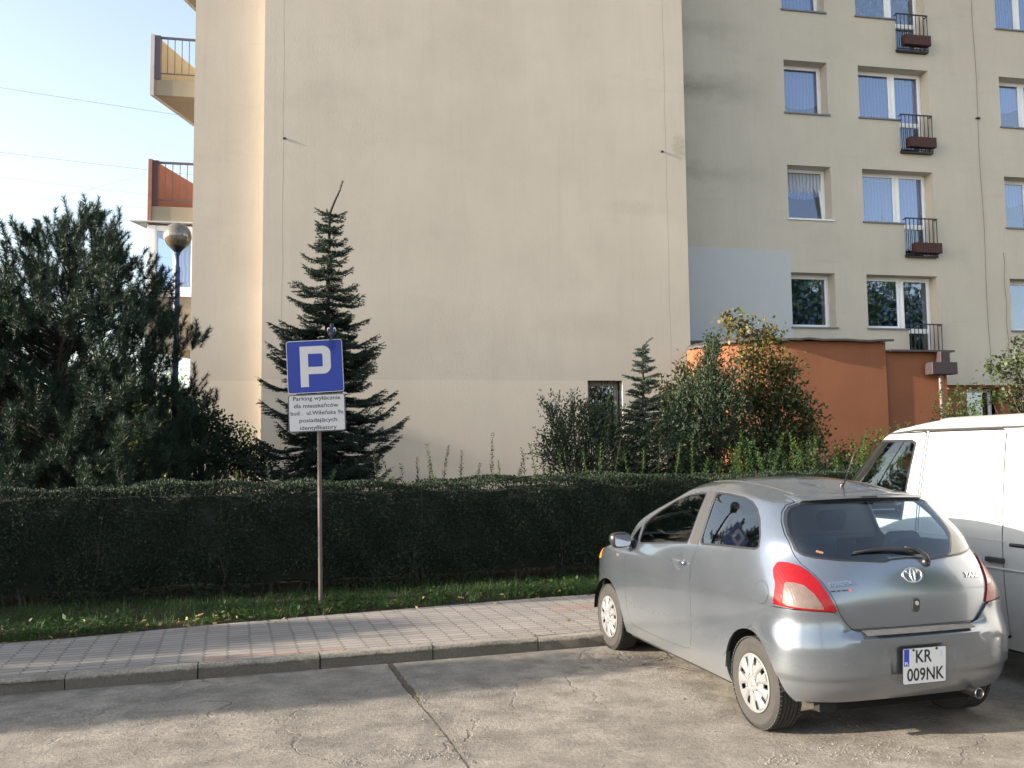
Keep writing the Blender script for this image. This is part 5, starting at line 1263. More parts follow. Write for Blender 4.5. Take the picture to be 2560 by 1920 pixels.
# tail lamps
L, G = split(G, lampf(lamp_phi, G)+.002); L, _ = split(L, lampf(lamp_phi, L)-.0015)
white, red = split(L, lampf(insert_phi, L))
body = empty('tmp', (0, 0, 0)); bpy.data.objects.remove(body)
for o in panel('tail_lamp', red, M_RED, car, off=.010, rim=.030, mirror='pair'):
    sgn = 1 if o.data.vertices[0].co.y > 0 else -1
    Wm = Tri(white.V*np.array([1, sgn, 1]), white.N*np.array([1, sgn, 1]), white.T if sgn > 0 else white.T[:, ::-1]); panel('clear_lens', Wm, M_CLR, o, off=.0085, rim=.012, mirror='left')
# windscreen
ins, G = split(G, np.where(X_(G) > 1.2, sdf(wind, Y_(G), Z_(G)), -1.0)); pane, sl = split(ins, sdf(wind, Y_(ins), Z_(ins))-.02)
panel('windscreen', pane, M_CG, car, off=-.003, rim=.004); panel('windscreen_seal', sl, M_BLACKT, car, off=-.001)
# tailgate with the rear window
H, G = split(G, rearf(hatch, G)); H, _ = split(H, rearf(hatch, H)-GAP)
rg, H = split(H, rearf(rear_glass, H)); rg2, rs = split(rg, rearf(rear_glass, rg)-.012)
tailgate = panel('tailgate', H, M_PAINT, car, rim=.02)[0]
panel('rear_window', rg2, M_CGR, tailgate, off=.001, rim=.004); panel('window_seal', rs, M_BLACKT, tailgate, off=.0005, rim=.01)
# rear bumper: its own shell standing proud of the body
def bump_top(M):
    y = Y_(M); x = X_(M); c = np.interp(y, [0, .43, .47, .52, .56, .61, 1], [.700, .700, .715, .770, .812, .829, .829]); s = .834-(x+.265)*.70; return np.where(x > -.265, s, c)
bm_, G = split(G, np.where(X_(G) < .40, bump_top(G)-Z_(G), -1.0)); bm_, _ = split(bm_, bump_top(bm_)-Z_(bm_)-GAP)
sm_ = lambda t: np.clip(t, 0, 1)**2*(3-2*np.clip(t, 0, 1))
bt = bump_top(bm_); hgt = .042+.20*sm_((Y_(bm_)-.38)/.30); o_ = .066*sm_((.02-X_(bm_))/.42); _w = sm_((Y_(bm_)-.42)/.14); o_ = o_*((1-_w)*(.10+.90*sm_((.702-Z_(bm_))/.042))+_w*(.22+.78*sm_((.80-Z_(bm_))/.22)))
o_ = o_*(1-.22*sm_((.435-Z_(bm_))/.022))
rec = sm_((.235-np.abs(Y_(bm_)-.0)+(Z_(bm_)-.45)*.25)/.03)*sm_((.605-Z_(bm_))/.02)*sm_((Z_(bm_)-.365)/.03); o_ = o_-.017*rec
bm_.V = bm_.V+bm_.N*np.maximum(o_, 0)[:, None]
# recompute the normals of the displaced shell
n2 = np.zeros_like(bm_.V); g = np.cross(bm_.V[bm_.T[:, 1]]-bm_.V[bm_.T[:, 0]], bm_.V[bm_.T[:, 2]]-bm_.V[bm_.T[:, 0]])
for k in range(3): np.add.at(n2, bm_.T[:, k], g)
n2 = unit(n2); n2 *= np.sign(np.sum(n2*bm_.N, 1, keepdims=True)+1e-9); bm_.N = n2
bumper = panel('rear_bumper', bm_, M_PAINT, car, rim=.035)[0]
# doors
D, G = split(G, side(door_poly, G)); D, _ = split(D, side(door_poly, D)-GAP)
D, fs_, fp = glass(D, lambda M: side(front_glass, M), None); D, ts_, tp2 = glass(D, lambda M: side(tri_glass, M), None, .008)
pil, D = split(D, side(pillar, D))
def flatten(P, ax, oth, deg=2):
    a = P.V[:, oth[0]]; b = P.V[:, oth[1]]; am, bmn = a.mean(), b.mean(); a = a-am; b = b-bmn
    A = np.stack([a**i*b**j for i in range(deg+1) for j in range(deg+1-i)], 1); co, *_ = np.linalg.lstsq(A, P.V[:, ax], rcond=None); P.V = P.V.copy(); P.V[:, ax] = A @ co
    return P
for P_ in (fp, tp2): flatten(P_, 1, (0, 2))
doors = panel('door', D, M_PAINT, car, mirror='pair', rim=.02)
def side_child(name, M, mat, off, rim):
    return [panel(name, Tri(M.V*np.array([1, s, 1]), M.N*np.array([1, s, 1]), M.T if s > 0 else M.T[:, ::-1]), mat, doors[i], off=off, rim=rim, mirror='left')[0] for i, s in enumerate((1, -1))]
side_child('window_seal', fs_, M_BLACKT, .0005, .012); side_child('side_window', fp, M_CG, -.004, .004)
side_child('window_seal', ts_, M_BLACKT, .0005, .012); side_child('quarter_light', tp2, M_CG, -.003, .004); side_child('pillar_trim', pil, M_PLAST, .001, .012)
# rear side windows, fuel flap
G, qs, qp = glass(G, lambda M: side(q_glass, M), None, .014)
flatten(qp, 1, (0, 2)); panel('window_seal', qs, M_BLACKT, car, off=.0005, rim=.012, mirror='pair'); panel('rear_side_window', qp, M_CG, car, off=-.003, rim=.004, mirror='pair')
flf = lambda M: np.where(Y_(M) > .5, .074-np.sqrt((X_(M)+.148)**2+((Z_(M)-.893)/.98)**2), -1.0)
fl, G2 = split(G, flf(G)); fl, _ = split(fl, flf(fl)-.003)
panel('fuel_flap', fl, M_PAINT, car, off=.001, rim=.012, mirror='left')
# fill the dark gaps and the far side
Gr = Tri(fl.V*np.array([1, -1, 1]), fl.N*np.array([1, -1, 1]), fl.T[:, ::-1])
body_o = panel('body', G2, M_PAINT, car, rim=.016)[0]
panel('body_patch', Tri(Gr.V, Gr.N, Gr.T), M_PAINT, body_o, off=0, rim=0, mirror='left')
# lining inside the cabin and behind every gap
def lining():
    g = grid_tris(SURF); f = -np.maximum.reduce([side(front_glass, g), side(tri_glass, g), side(q_glass, g), rearf(rear_glass, g), np.where(X_(g) > 1.2, sdf(wind, Y_(g), Z_(g)), -1.0)])
    g, _ = split(g, f-.004); 
    for wx in (0.0, 2.46):
        ff = np.sqrt((X_(g)-wx)**2+(Z_(g)-.298)**2)-.345; ff = np.where(Y_(g) > .5, ff, 1.0); g, _ = split(g, ff)
    panel('cabin_lining', g, M_LIN, car, off=-.026, rim=0)
lining()

# ---- wheels
def wheel(x, y, sgn, spin):
    w = empty('wheel', (x, y, .292)); w.parent = car; w.rotation_euler = (0, 0, 0 if sgn > 0 else math.pi)
    B = Matrix.Rotation(R_(-90), 4, 'X')       # lathe axis -> +y (outwards)
    t = MB(); W = .0875; R0_ = .292
    prof = [(.178, -W+.006), (.20, -W), (.245, -W-.004), (.272, -W+.004), (.285, -W+.018)]
    for a, b in ((-.060, -.052), (-.030, -.022), (-.004, .004), (.022, .030), (.052, .060)): prof += [(R0_-.001, a-.002), (R0_-.009, a), (R0_-.009, b), (R0_-.001, b+.002)]
    prof += [(.285, W-.018), (.272, W-.004), (.258, W+.002), (.255, W+.0045), (.250, W+.003), (.215, W+.001), (.20, W), (.190, W-.004), (.186, W-.012)]
    t.lathe(prof, 72, B)
    # small tread blocks on both shoulders
    tb = t
    for k in range(64):
        a = 2*math.pi*k/64
        for s_ in (-1, 1):
            M = Matrix.Rotation(a, 4, 'Y') @ Matrix.Translation((0, s_*.069, R0_-.0085)); tb.box(-.0105, .0105, -.010, .014 if s_ > 0 else .010, 0, .0085, M)
    ty = t.build('tyre', M_RUB, w, auto=35)
    r = MB(); r.lathe([(.188, W-.014), (.192, W-.002), (.189, W+.002), (.183, W-.001), (.180, W-.012), (.176, .02), (.17, -.05), (.0, -.055)], 64, B); r.build('rim', flatmat('dark_steel_rim', (.05, .042, .036), .6, .5) if 'dark_steel_rim' not in bpy.data.materials else bpy.data.materials['dark_steel_rim'], w, auto=35)
    h = MB(); n = 9
    # hubcap: outer ring, nine broad petals with slots between them, a raised hub
    h.lathe([(.184, W-.006), (.186, W+.0015), (.180, W+.004), (.170, W+.0035), (.166, W-.004)], 72, B)
    for k in range(n):
        a0 = 2*math.pi*(k+spin)/n; pts = []
        shape = [(.040, 17), (.075, 13.0), (.105, 13.6), (.140, 13.2), (.172, 14.8)]
        cols = []
        for rr, hw in shape:
            row = []
            for q in (-1, -.55, 0, .55, 1):
                a = a0+R_(hw*q*(1.0 if rr > .05 else 1.18)); dome = W+.012-(rr/.18)**2*.010+.006*(1-q*q)-(.006 if abs(q) == 1 else 0)
                row.append(B @ Vector((rr*math.cos(a), rr*math.sin(a), dome)))
            cols.append(row)
        vs = [p for row in cols for p in row]; nr = len(shape); fs = [(i*5+j, i*5+j+1, (i+1)*5+j+1, (i+1)*5+j) for i in range(nr-1) for j in range(4)]
        low = [B @ Vector((0, 0, -.016)) for _ in vs]; vs2 = [v+(B @ Vector((0, 0, -.016))) for v in vs]; b0 = len(vs)
        ed = [j for j in range(4, nr*5, 5)]; ed0 = [j for j in range(0, nr*5, 5)]
        for L_ in (ed, ed0):
            for p, q in zip(L_, L_[1:]): fs.append((p, q, q+b0, p+b0))
        h.add(vs+vs2, fs)
    h.lathe([(.03, W+.006), (.09, W+.004), (.112, W-.0005), (.113, W-.008)], 48, B)
    h.lathe([(.062, W+.006), (.058, W+.0165), (.040, W+.019), (.036, W+.015), (.030, W+.015), (.027, W+.018), (.0, W+.0185)], 48, B)
    hb_ = h.build('hubcap', M_CAP, w, auto=50)
    nu = MB()
    for k in range(4):
        a = 2*math.pi*(k+.3)/4; nu.lathe([(.0105, W+.010), (.0105, W+.0185), (.007, W+.0175), (.0, W+.013)], 10, B @ Matrix.Translation((.050*math.cos(a), .050*math.sin(a), 0)))
    nu.build('wheel_nuts', M_BLACKT, hb_)
    m_ = MB(); m_.lathe([(.0, -.055), (.07, -.05), (.07, .02), (.0, .025)], 20, B); m_.lathe([(.125, -.03), (.125, .0), (.0, .004)], 40, B); m_.build('brake_disc', M_RUB, w)
    return w
for x in (0.0, 2.46):
    for s_ in (1, -1): wheel(x, s_*.728, s_, .18 if x else .05)
# wheel wells and underbody
for x in (0.0, 2.46):
    for s_ in (1, -1):
        m = MB(); n = 26; vs = []
        for k in range(n+1):
            a = math.pi*(.02+.96*k/n); 
            for yy, r_ in ((s_*.828, .340), (s_*.80, .352), (s_*.50, .352)): vs.append((x+r_*math.cos(a), yy, .298+r_*math.sin(a)))
        m.add(vs, [(3*k+j, 3*k+3+j, 3*k+4+j, 3*k+1+j) for k in range(n) for j in (0, 1)])
        m.add([(x+.352*math.cos(math.pi*(.02+.96*k/n)), s_*.50, .298+.352*math.sin(math.pi*(.02+.96*k/n))) for k in range(n+1)], [tuple(range(n+1))])
        m.build('wheel_arch_liner', M_DARK, car)
m = MB(); m.box(-.42, 2.9, -.50, .50, .20, .26); m.box(.40, 2.08, -.76, .76, .19, .25); m.box(-.42, -.36, -.62, .62, .20, .40)
m.tube([(.55, -.15, .19), (.1, -.30, .20), (-.40, -.42, .22)], .03, 10); m.build('underbody', M_DARK, car)
m = MB(); M = Matrix.Translation((-.60, -.43, .255)) @ Matrix.Rotation(R_(-90), 4, 'Y') @ Matrix.Rotation(R_(0), 4, 'X')
m.lathe([(.026, -.22), (.030, -.20), (.031, 0), (.0335, .004), (.031, .008), (.028, .004), (.027, -.12), (0, -.12)], 28, Matrix.Translation((-.575, -.43, .265)) @ Matrix.Rotation(R_(-90), 4, 'Y')); m.build('exhaust_pipe', flatmat('dull_chrome', (.35, .34, .33), .3, .9), car, auto=40)

# ---- spoiler, mouldings, aerial
m = MB(); vs = []; ny_ = 24
for k in range(ny_+1):
    y = -.478+.956*k/ny_; e_ = 1-abs(y/.485)**6*.35; xb_ = .055*(y/.485)**2; dz = -.012*(y/.485)**2
    vs += [(.04+xb_, y, 1.507+dz), (-.105+xb_*.9, y, 1.497+dz), (-.150+xb_*.8+.02*(1-e_), y, 1.486+dz), (-.150+xb_*.8+.02*(1-e_), y, 1.474+dz), (-.115+xb_*.9, y, 1.458+dz), (-.03+xb_, y, 1.470+dz)]
m.add(vs, [(6*k+j, 6*k+6+j, 6*k+6+(j+1) % 6, 6*k+(j+1) % 6) for k in range(ny_) for j in range(6)]+[tuple(range(6)), tuple(6*ny_+j for j in range(6))[::-1]])
sp = m.build('spoiler', M_PAINT, car, auto=40)
m = MB(); m.box(-.156, -.146, -.07, .05, 1.476, 1.485); m.build('washer_nozzle', M_BLACKT, sp)
from mathutils.bvhtree import BVHTree
_V = SURF.reshape(-1, 3); _r, _c = SURF.shape[:2]
_f = [(i*_c+j, i*_c+j+1, (i+1)*_c+j+1, (i+1)*_c+j) for i in range(_r-1) for j in range(_c-1)]
TREE = BVHTree.FromPolygons([tuple(p) for p in _V], _f)
def onroof(x, y): h = TREE.ray_cast(Vector((x, abs(y), 2)), Vector((0, 0, -1))); p = h[0]; return Vector((x, y, p.z))
def onrear(y, z): h = TREE.ray_cast(Vector((-2, abs(y)+1e-4, z)), Vector((1, 0, 0))); n = h[1]; n = n if n.x < 0 else -n; return Vector((h[0].x, y, z)), Vector((n.x, n.y*(1 if y >= 0 else -1), n.z))
def onside(x, z): h = TREE.ray_cast(Vector((x, 3, z)), Vector((0, -1, 0))); n = h[1]; n = n if n.y > 0 else -n; return h[0], n
for s_ in (1, -1):
    m = MB(); pts = [onroof(x, s_*y)+Vector((0, 0, .001)) for x, y in [(1.30, .345), (1.15, .37), (.97, .386), (.8, .405), (.63, .418), (.5, .42), (.37, .418), (.25, .412), (.15, .405), (.06, .400)]]
    m.tube(pts, .0055, 6); m.build('roof_moulding', M_PLAST, car, smooth=True)
p = onroof(.10, -.0)
m = MB(); m.tube([p+Vector((.03, 0, -.005)), p+Vector((.02, 0, .012)), p+Vector((-.0, 0, .022))], [.022, .016, .008], 12); m.tube([p+Vector((0, 0, .015)), p+Vector((-.06, 0, .12)), p+Vector((-.14, 0, .255))], [.0055, .004, .0028], 8); m.build('aerial', M_BLACKT, car, smooth=True)

# ---- mirrors
for s_, dp in ((1, doors[0]), (-1, doors[1])):
    c = Vector((1.93, s_*.915, 1.035)); m = MB(); vs = []
    n, k_ = 20, 9
    for i in range(k_+1):
        a = math.pi*i/k_
        for j in range(n):
            b_ = 2*math.pi*j/n; ex = 3.2
            cx = math.copysign(abs(math.cos(b_))**(2/ex), math.cos(b_)); sz = math.copysign(abs(math.sin(b_))**(2/ex), math.sin(b_)); r_ = math.sin(a)**.55
            vs.append(c+Vector((.055*math.cos(a)+(-.0), .098*cx*r_*(1-.10*(sz < 0)), .068*sz*r_+.004)))
    m.add(vs, [(i*n+j, i*n+(j+1) % n, (i+1)*n+(j+1) % n, (i+1)*n+j) for i in range(k_) for j in range(n)])
    mi = m.build('wing_mirror', M_BLACKT, dp, smooth=True)
    m = MB(); m.tube([(1.955, s_*.77, 1.005), (1.95, s_*.82, 1.0), (1.94, s_*.875, 1.015)], [.030, .026, .028], 12); m.build('mirror_arm', M_BLACKT, mi, smooth=True)
    m = MB(); m.prism(rrect(.155, .098, .032), 0, .002, Matrix.Translation(c+Vector((-.0595, 0, .004))) @ Matrix.Rotation(R_(s_*9), 4, 'Z') @ Matrix.Rotation(R_(-90), 4, 'Y') @ Matrix.Rotation(R_(90), 4, 'Z')); m.build('mirror_glass', flatmat('mirror', (.8, .82, .82), .02, 1, var=0) if 'mirror' not in bpy.data.materials else bpy.data.materials['mirror'], mi)

# ---- door handles with their round dish, repeater lamp, keyhole
def side_frame(x, z, s_):
    p, n = onside(x, z); n = Vector((n.x, n.y, n.z)); u_ = Vector((-1, 0, 0)); u_ = (u_-n*u_.dot(n)).normalized(); v_ = n.cross(u_); v_ = v_ if v_.z > 0 else -v_
    M = Matrix(((u_.x, v_.x, n.x, p.x), (u_.y, v_.y, n.y, p.y), (u_.z, v_.z, n.z, p.z), (0, 0, 0, 1)))
    if s_ < 0: M = Matrix.Diagonal((1, -1, 1, 1)) @ M
    return M
for s_, dp in ((1, doors[0]), (-1, doors[1])):
    M = side_frame(.985, .958, s_)
    m = MB(); m.lathe([(.078, .0005), (.075, .0035), (.066, .002), (.05, .0006), (.0, .0004)], 40, M @ Matrix.Diagonal((1.05, .80, 1, 1))); di = m.build('handle_dish', M_PAINT, dp, auto=40)
    m = MB(); sec = []
    vs = []; nn = 12; L = [(-.098, .3), (-.09, .8), (-.05, 1), (0, 1.05), (.05, 1), (.09, .9), (.108, .75), (.114, .3)]
    for x, k in L:
        for j in range(nn):
            a = 2*math.pi*j/nn; vs.append(M @ Vector((x, .0165*k*math.sin(a), .024+.011*k*math.cos(a)-.10*x*x*6)))
    m.add(vs, [(i*nn+j, i*nn+(j+1) % nn, (i+1)*nn+(j+1) % nn, (i+1)*nn+j) for i in range(len(L)-1) for j in range(nn)]+[tuple(range(nn)), tuple((len(L)-1)*nn+j for j in range(nn))])
    for x in (-.075, .09): m.lathe([(.012, 0), (.010, .022)], 10, M @ Matrix.Translation((x, 0, 0)))
    ha = m.build('door_handle', M_PAINT, dp, smooth=True)
    if s_ > 0:
        m = MB(); m.lathe([(.009, .030), (.009, .037), (.0, .037)], 16, M @ Matrix.Translation((.085, 0, 0))); m.build('keyhole', M_CHROME, ha)
    M = side_frame(2.16, .885, s_); m = MB(); m.lathe([(.021, 0), (.019, .006), (.010, .010), (0, .011)], 20, M @ Matrix.Diagonal((1.3, .8, 1, 1))); m.build('side_repeater', M_CLR, car, smooth=True)
    # front corner lamp seen edge-on
    hl = [(2.60, .80), (2.78, .80), (2.92, .78), (2.86, .87), (2.72, .915), (2.62, .90)]
    m = MB(); vs = []; 
    g0_ = grid_tris(SURF); I_, _ = split(g0_, np.where((Y_(g0_) > .45), sdf([(2.66, .80), (2.95, .76), (2.98, .82), (2.80, .905), (2.69, .91)], X_(g0_), Z_(g0_)), -1.0))
    panel('headlamp', Tri(I_.V*np.array([1, s_, 1]), I_.N*np.array([1, s_, 1]), I_.T if s_ > 0 else I_.T[:, ::-1]), M_AMB, car, off=.004, rim=.01, mirror='left')
# ---- tailgate badges, lock, wiper; number plate
def rear_frame(y, z, flat=False):
    p, n = onrear(y, z)
    if flat: n = Vector((n.x, 0, n.z)).normalized()
    u_ = Vector((0, -1, 0)); u_ = (u_-n*u_.dot(n)).normalized(); v_ = n.cross(u_); v_ = v_ if v_.z > 0 else -v_
    return Matrix(((u_.x, v_.x, n.x, p.x), (u_.y, v_.y, n.y, p.y), (u_.z, v_.z, n.z, p.z), (0, 0, 0, 1)))
M = rear_frame(0, 1.012)
def ering(mb, rx, ry, w, cx=0, cy=0, h=.004, n=48, wx=None):
    vs = []; wx = wx or w
    for k in range(n):
        a = 2*math.pi*k/n; c, s = math.cos(a), math.sin(a)
        for (qx, qy, z) in ((rx, ry, 0.0), (rx-.15*wx, ry-.15*w, h), (rx-.85*wx, ry-.85*w, h), (rx-wx, ry-w, 0.0)): vs.append(M @ Vector((cx+qx*c, cy+qy*s, z+.001)))
    mb.add(vs, [(4*k+j, 4*((k+1) % n)+j, 4*((k+1) % n)+j+1, 4*k+j+1) for k in range(n) for j in range(3)])
m = MB(); ering(m, .073, .050, .0095, h=.008); ering(m, .044, .018, .0065, 0, .022, .009); ering(m, .0185, .046, .0075, 0, -.001, .009, wx=.0065); m.build('oval_emblem', M_CHROME, tailgate, smooth=True)
M_BADGE = flatmat('badge_chrome', (.62, .62, .64), .22, 1, var=.02)
text('lettering', 'YARIS', .045, rear_frame(-.478, .985) @ Matrix.Translation((0, 0, .0035)), M_BADGE, tailgate, wid=.150, h=.0025, bold=.0012, shear=.3)
text('lettering', 'TOYOTA', .034, rear_frame(.505, .978) @ Matrix.Translation((0, 0, .0035)), M_BADGE, tailgate, wid=.155, h=.0025, bold=.0010)
M = rear_frame(.50, .940); m = MB()
for k in range(11): m.box(-.075+k*.0105, -.068+k*.0105+(k % 3)*.0008, -.004, .004+.001*(k % 2), .0005, .0015, M) if k not in (3, 6) else None
m.build('dealer_sticker', M_BLACKT, tailgate)
m = MB(); m.lathe([(.010, .0005), (.010, .0018), (0, .0018)], 16, M @ Matrix.Translation((.052, 0, 0))); m.build('red_dot', flatmat('red_print', (.45, .10, .09), .5), tailgate)
M = rear_frame(0.0, .832); m = MB(); m.prism(rrect(.052, .085, .022), 0, .004, M @ Matrix.Rotation(R_(-8), 4, 'Z')); lk = m.build('lock_surround', M_PLAST, tailgate, auto=40)
m = MB(); m.lathe([(.014, .004), (.014, .012), (.009, .013), (.0, .011)], 20, M @ Matrix.Translation((0, .012, 0))); m.build('lock_cylinder', M_CHROME, lk, auto=40)
# wiper: arm from its pivot on the right, blade over the lower edge of the window
pv, nv_ = onrear(-.135, 1.082); pts = [pv+nv_*.018]
for y, z in ((-.125, 1.105), (-.095, 1.134), (-.05, 1.150), (.0, 1.160)): q, nn_ = onrear(y, z); pts.append(q+nn_*.034)
m = MB(); m.lathe([(.030, 0), (.030, .012), (.022, .022), (.0, .024)], 20, rear_frame(-.135, 1.082)); wp = m.build('rear_wiper', M_BLACKT, tailgate, auto=40)
m = MB(); m.tube(pts, [.016, .014, .012, .010, .008], 10); m.build('arm', M_BLACKT, wp, smooth=True)
bl_ = []
for y, z in ((-.10, 1.128), (0, 1.148), (.12, 1.158), (.25, 1.156), (.36, 1.148)): q, nn_ = onrear(y, z); bl_.append(q+nn_*.020)
m = MB(); m.tube(bl_, [.006, .014, .014, .010, .003], 6); m.tube([q-Vector((0, 0, .008)) for q in bl_], [.003]*5, 4); m.build('blade', M_BLACKT, wp, smooth=True)
# bumper ledge pad
m = MB(); vs = []
for k in range(25):
    y = -.40+.80*k/24; q, _n = onrear(y, .69); x = q.x; vs += [(x-.012, y, .700), (x-.058, y, .688), (x-.066, y, .678)]
m.add(vs, [(3*k+j, 3*k+3+j, 3*k+4+j, 3*k+1+j) for k in range(24) for j in (0, 1)]); m.build('loading_pad', flatmat('scuffed_grey_pad', (.10, .10, .10), .6, var=.5, scale=25), bumper, smooth=False)
# number plate
MPt = Matrix.Translation((-.613, 0.0, .478)) @ Matrix(((0, 0, -1, 0), (-1, 0, 0, 0), (0, 1, 0, 0), (0, 0, 0, 1))) @ Matrix.Rotation(R_(4), 4, 'X')
pw, ph = .318, .222
m = MB(); m.prism(rrect(pw, ph, .010), -.006, 0, MPt); plate = m.build('number_plate', M_BLACKT, bumper)
M_PW = flatmat('plate_white', (.62, .62, .64), .4, var=.05); M_PB = flatmat('plate_blue', (.02, .06, .40), .4)
m = MB(); m.prism(rrect(pw-.008, ph-.008, .008), .0005, .0012, MPt); m.build('white_field', M_PW, plate)
m = MB(); m.prism([(-pw/2+.005, .002), (-pw/2+.043, .002), (-pw/2+.043, ph/2-.006), (-pw/2+.005, ph/2-.006)], .0016, .0022, MPt); m.build('blue_band', M_PB, plate)
text('lettering', 'PL', .026, MPt @ Matrix.Translation((-pw/2+.025, .018, .0026)), M_PW, plate, wid=.026, h=.0003, bold=.0008)
text('lettering', 'KR', .108, MPt @ Matrix.Translation((-.012, .053, .0016)), M_BLACKT, plate, wid=.118, h=.0004, bold=.0016)
text('lettering', '009NK', .108, MPt @ Matrix.Translation((.004, -.056, .0016)), M_BLACKT, plate, wid=.272, h=.0004, bold=.0016)
for x in (-.085, .085): m = MB(); m.lathe([(.008, .0012), (.008, .004), (0, .005)], 12, MPt @ Matrix.Translation((x, .098, 0))); m.build('plate_screw', M_BLACKT, plate)
m = MB(); m.prism([(.112, .048), (.128, .048), (.128, .088), (.112, .088)], .0016, .0020, MPt); m.build('sticker', flatmat('pale_sticker', (.5, .55, .62), .5), plate)
# orange sticker inside the rear window
m = MB(); q, nn_ = onrear(.545, 1.165); m.prism(rrect(.045, .014, .005), -.012, -.010, rear_frame(.545, 1.165) @ Matrix.Rotation(R_(-32), 4, 'Z')); m.build('orange_sticker', flatmat('orange_print', (.7, .22, .06), .6), tailgate)

# ---- cabin
def seat(name, x, y, w, back_h, hr, bench=False):
    e = empty(name, (x, y, .45)); e.parent = car
    m = MB(); m.box(-.02, .48, -w/2, w/2, 0, .14); m.build('seat_cushion', M_SEAT, e, bevel=.04, seg=3)
    m = MB(); M = Matrix.Translation((0, 0, .10)) @ Matrix.Rotation(R_(-17), 4, 'Y'); m.box(-.12, .0, -w/2, w/2, 0, back_h, M); m.build('backrest', M_SEAT, e, bevel=.05, seg=3)
    for yy in hr:
        m = MB(); m.box(-.115, -.02, yy-.13, yy+.13, back_h+.035, back_h+.215, M); h = m.build('headrest', M_SEAT, e, bevel=.045, seg=4)
    return e
seat('front_seat', 1.05, .36, .50, .62, [0]); seat('front_seat', 1.05, -.36, .50, .62, [0]); seat('rear_bench', .20, 0, 1.24, .52, [.33, -.33])
m = MB(); m.box(1.75, 2.25, -.68, .68, .55, .96); m.box(1.60, 1.78, -.66, .66, .70, .93); m.build('dashboard', M_SEAT, car, bevel=.06, seg=3)
m = MB(); M = Matrix.Translation((1.50, .36, .90)) @ Matrix.Rotation(R_(-65), 4, 'Y'); vs = []
m.tube([M @ Vector((.18*math.cos(2*math.pi*k/28), .18*math.sin(2*math.pi*k/28), 0)) for k in range(29)], .014, 8); m.box(-.17, .17, -.02, .02, -.01, .01, M); m.tube([(1.52, .36, .89), (1.75, .36, .80)], .03, 8); m.build('steering_wheel', M_SEAT, car, smooth=False)
m = MB(); m.box(-.40, 1.7, -.70, .70, .26, .30); m.box(-.42, -.02, -.60, .60, .85, .875); m.build('cabin_floor', M_LIN, car)
m = MB(); m.box(1.52, 1.55, -.10, .10, 1.33, 1.385); m.build('rear_view_mirror', M_BLACKT, car, bevel=.01)
# ================================================================ THE WHITE VAN
VH = R_(17.3); vY = Vector((-math.cos(VH), -math.sin(VH), 0)); vo = Vector((2.373, 6.329, 0))-vY*(1.6+.84)
van = empty('parked_van', vo, R_(90)+VH, 'old dirty white panel van parked beside the silver hatchback, cut off by the right border', 'van')
def vring():
    rows = [(.80, .28, 2.70, -1.68), (.838, .60, 2.80, -1.72), (.845, .93, 2.80, -1.72), (.838, 1.14, 2.70, -1.71), (.800, 1.54, 2.34, -1.66), (.735, 1.93, 1.92, -1.58), (.690, 2.04, 1.66, -1.52), (.52, 2.10, 1.46, -1.35), (.28, 2.13, 1.2, -1.1)]
    G_ = []
    for i, (w, z, xf, xr) in enumerate(rows):
        k = w/.84; cr = .12 if i < 6 else .18
        row = [(xr, 0), (xr+.01, .4*k), (xr+.03, .66*k), (xr+.07, w-.06), (xr+.22, w-.008), (-.9, w), (-.2, w), (.4, w), (1.0, w), (1.45 if i < 5 else 1.15, w-.004), (xf-.42 if i < 5 else xf-.30, w-.02), (xf-.14, w-.13), (xf-.03, w*.5), (xf, 0)]
        G_.append([(x, y, z) for x, y in row])
    G_.append([(x, 0, 2.14) for x in (-.9, -.88, -.8, -.7, -.6, -.4, -.1, .2, .5, .65, .75, .85, .88, .9)])
    return np.array(G_)
VS = bsp_eval(vring(), 9, 10); VS[:, 0, 1] = 0; VS[:, -1, 1] = 0; VS[-1, :, 1] = 0
t = NT('aged_white_paint'); v = t.obj(); s_z = t.sep(v)
gr_ = t.math('ADD', t.math('MULTIPLY', t.ramp(t.noise(v, 3, 6, .7), [(.4, 0), (.8, 1)]), .25), t.math('MULTIPLY', t.ramp(t.math('SUBTRACT', 1.0, s_z[2]), [(0, 0), (.8, 1)]), t.math('MULTIPLY', t.noise(v, 7, 6, .7), .9)))
rust = t.ramp(t.noise(v, 9, 7, .75), [(.68, 0), (.72, 1)])
cw = t.mix(gr_, (.47, .47, .465), (.24, .23, .20)); cw = t.mix(t.math('MULTIPLY', rust, t.math('LESS_THAN', s_z[2], .98)), cw, (.20, .12, .07))
M_VAN = t.fin(cw, .42, None, 0, .5, Coat_Weight=.4, Coat_Roughness=.15)
Vg = grid_tris(VS)
# pressed panel on the sliding door
emb = sdf([(.22, 1.22), (.96, 1.22), (.92, 1.88), (.30, 1.90)], X_(Vg), Z_(Vg)); Vg.V = Vg.V-Vg.N*(.016*sm_((emb+.012)/.024)*(Y_(Vg) > .5))[:, None]
for wx in (1.95, -.95):
    f = np.sqrt((X_(Vg)-wx)**2+(Z_(Vg)-.31)**2)-.36; Vg, _ = split(Vg, np.where(Y_(Vg) > .5, f, 1.0))
vwin = [(1.34, 1.20), (1.22, 1.90), (1.28, 1.93), (1.72, 1.93), (1.82, 1.885), (2.44, 1.27), (2.40, 1.20)]
vdoor = [(1.20, .42), (1.16, 1.2), (1.10, 2.0), (1.74, 1.99), (1.86, 1.95), (2.56, 1.22), (2.50, .95), (2.36, .80), (2.31, .62), (2.30, .42)]
vslide = [(.22, .36), (.23, 1.2), (.24, 2.0), (1.085, 2.0), (1.145, 1.2), (1.18, .36)]
wv = [(-.60, 1.20), (-.50, 1.80), (0, 1.84), (.50, 1.80), (.60, 1.20)]
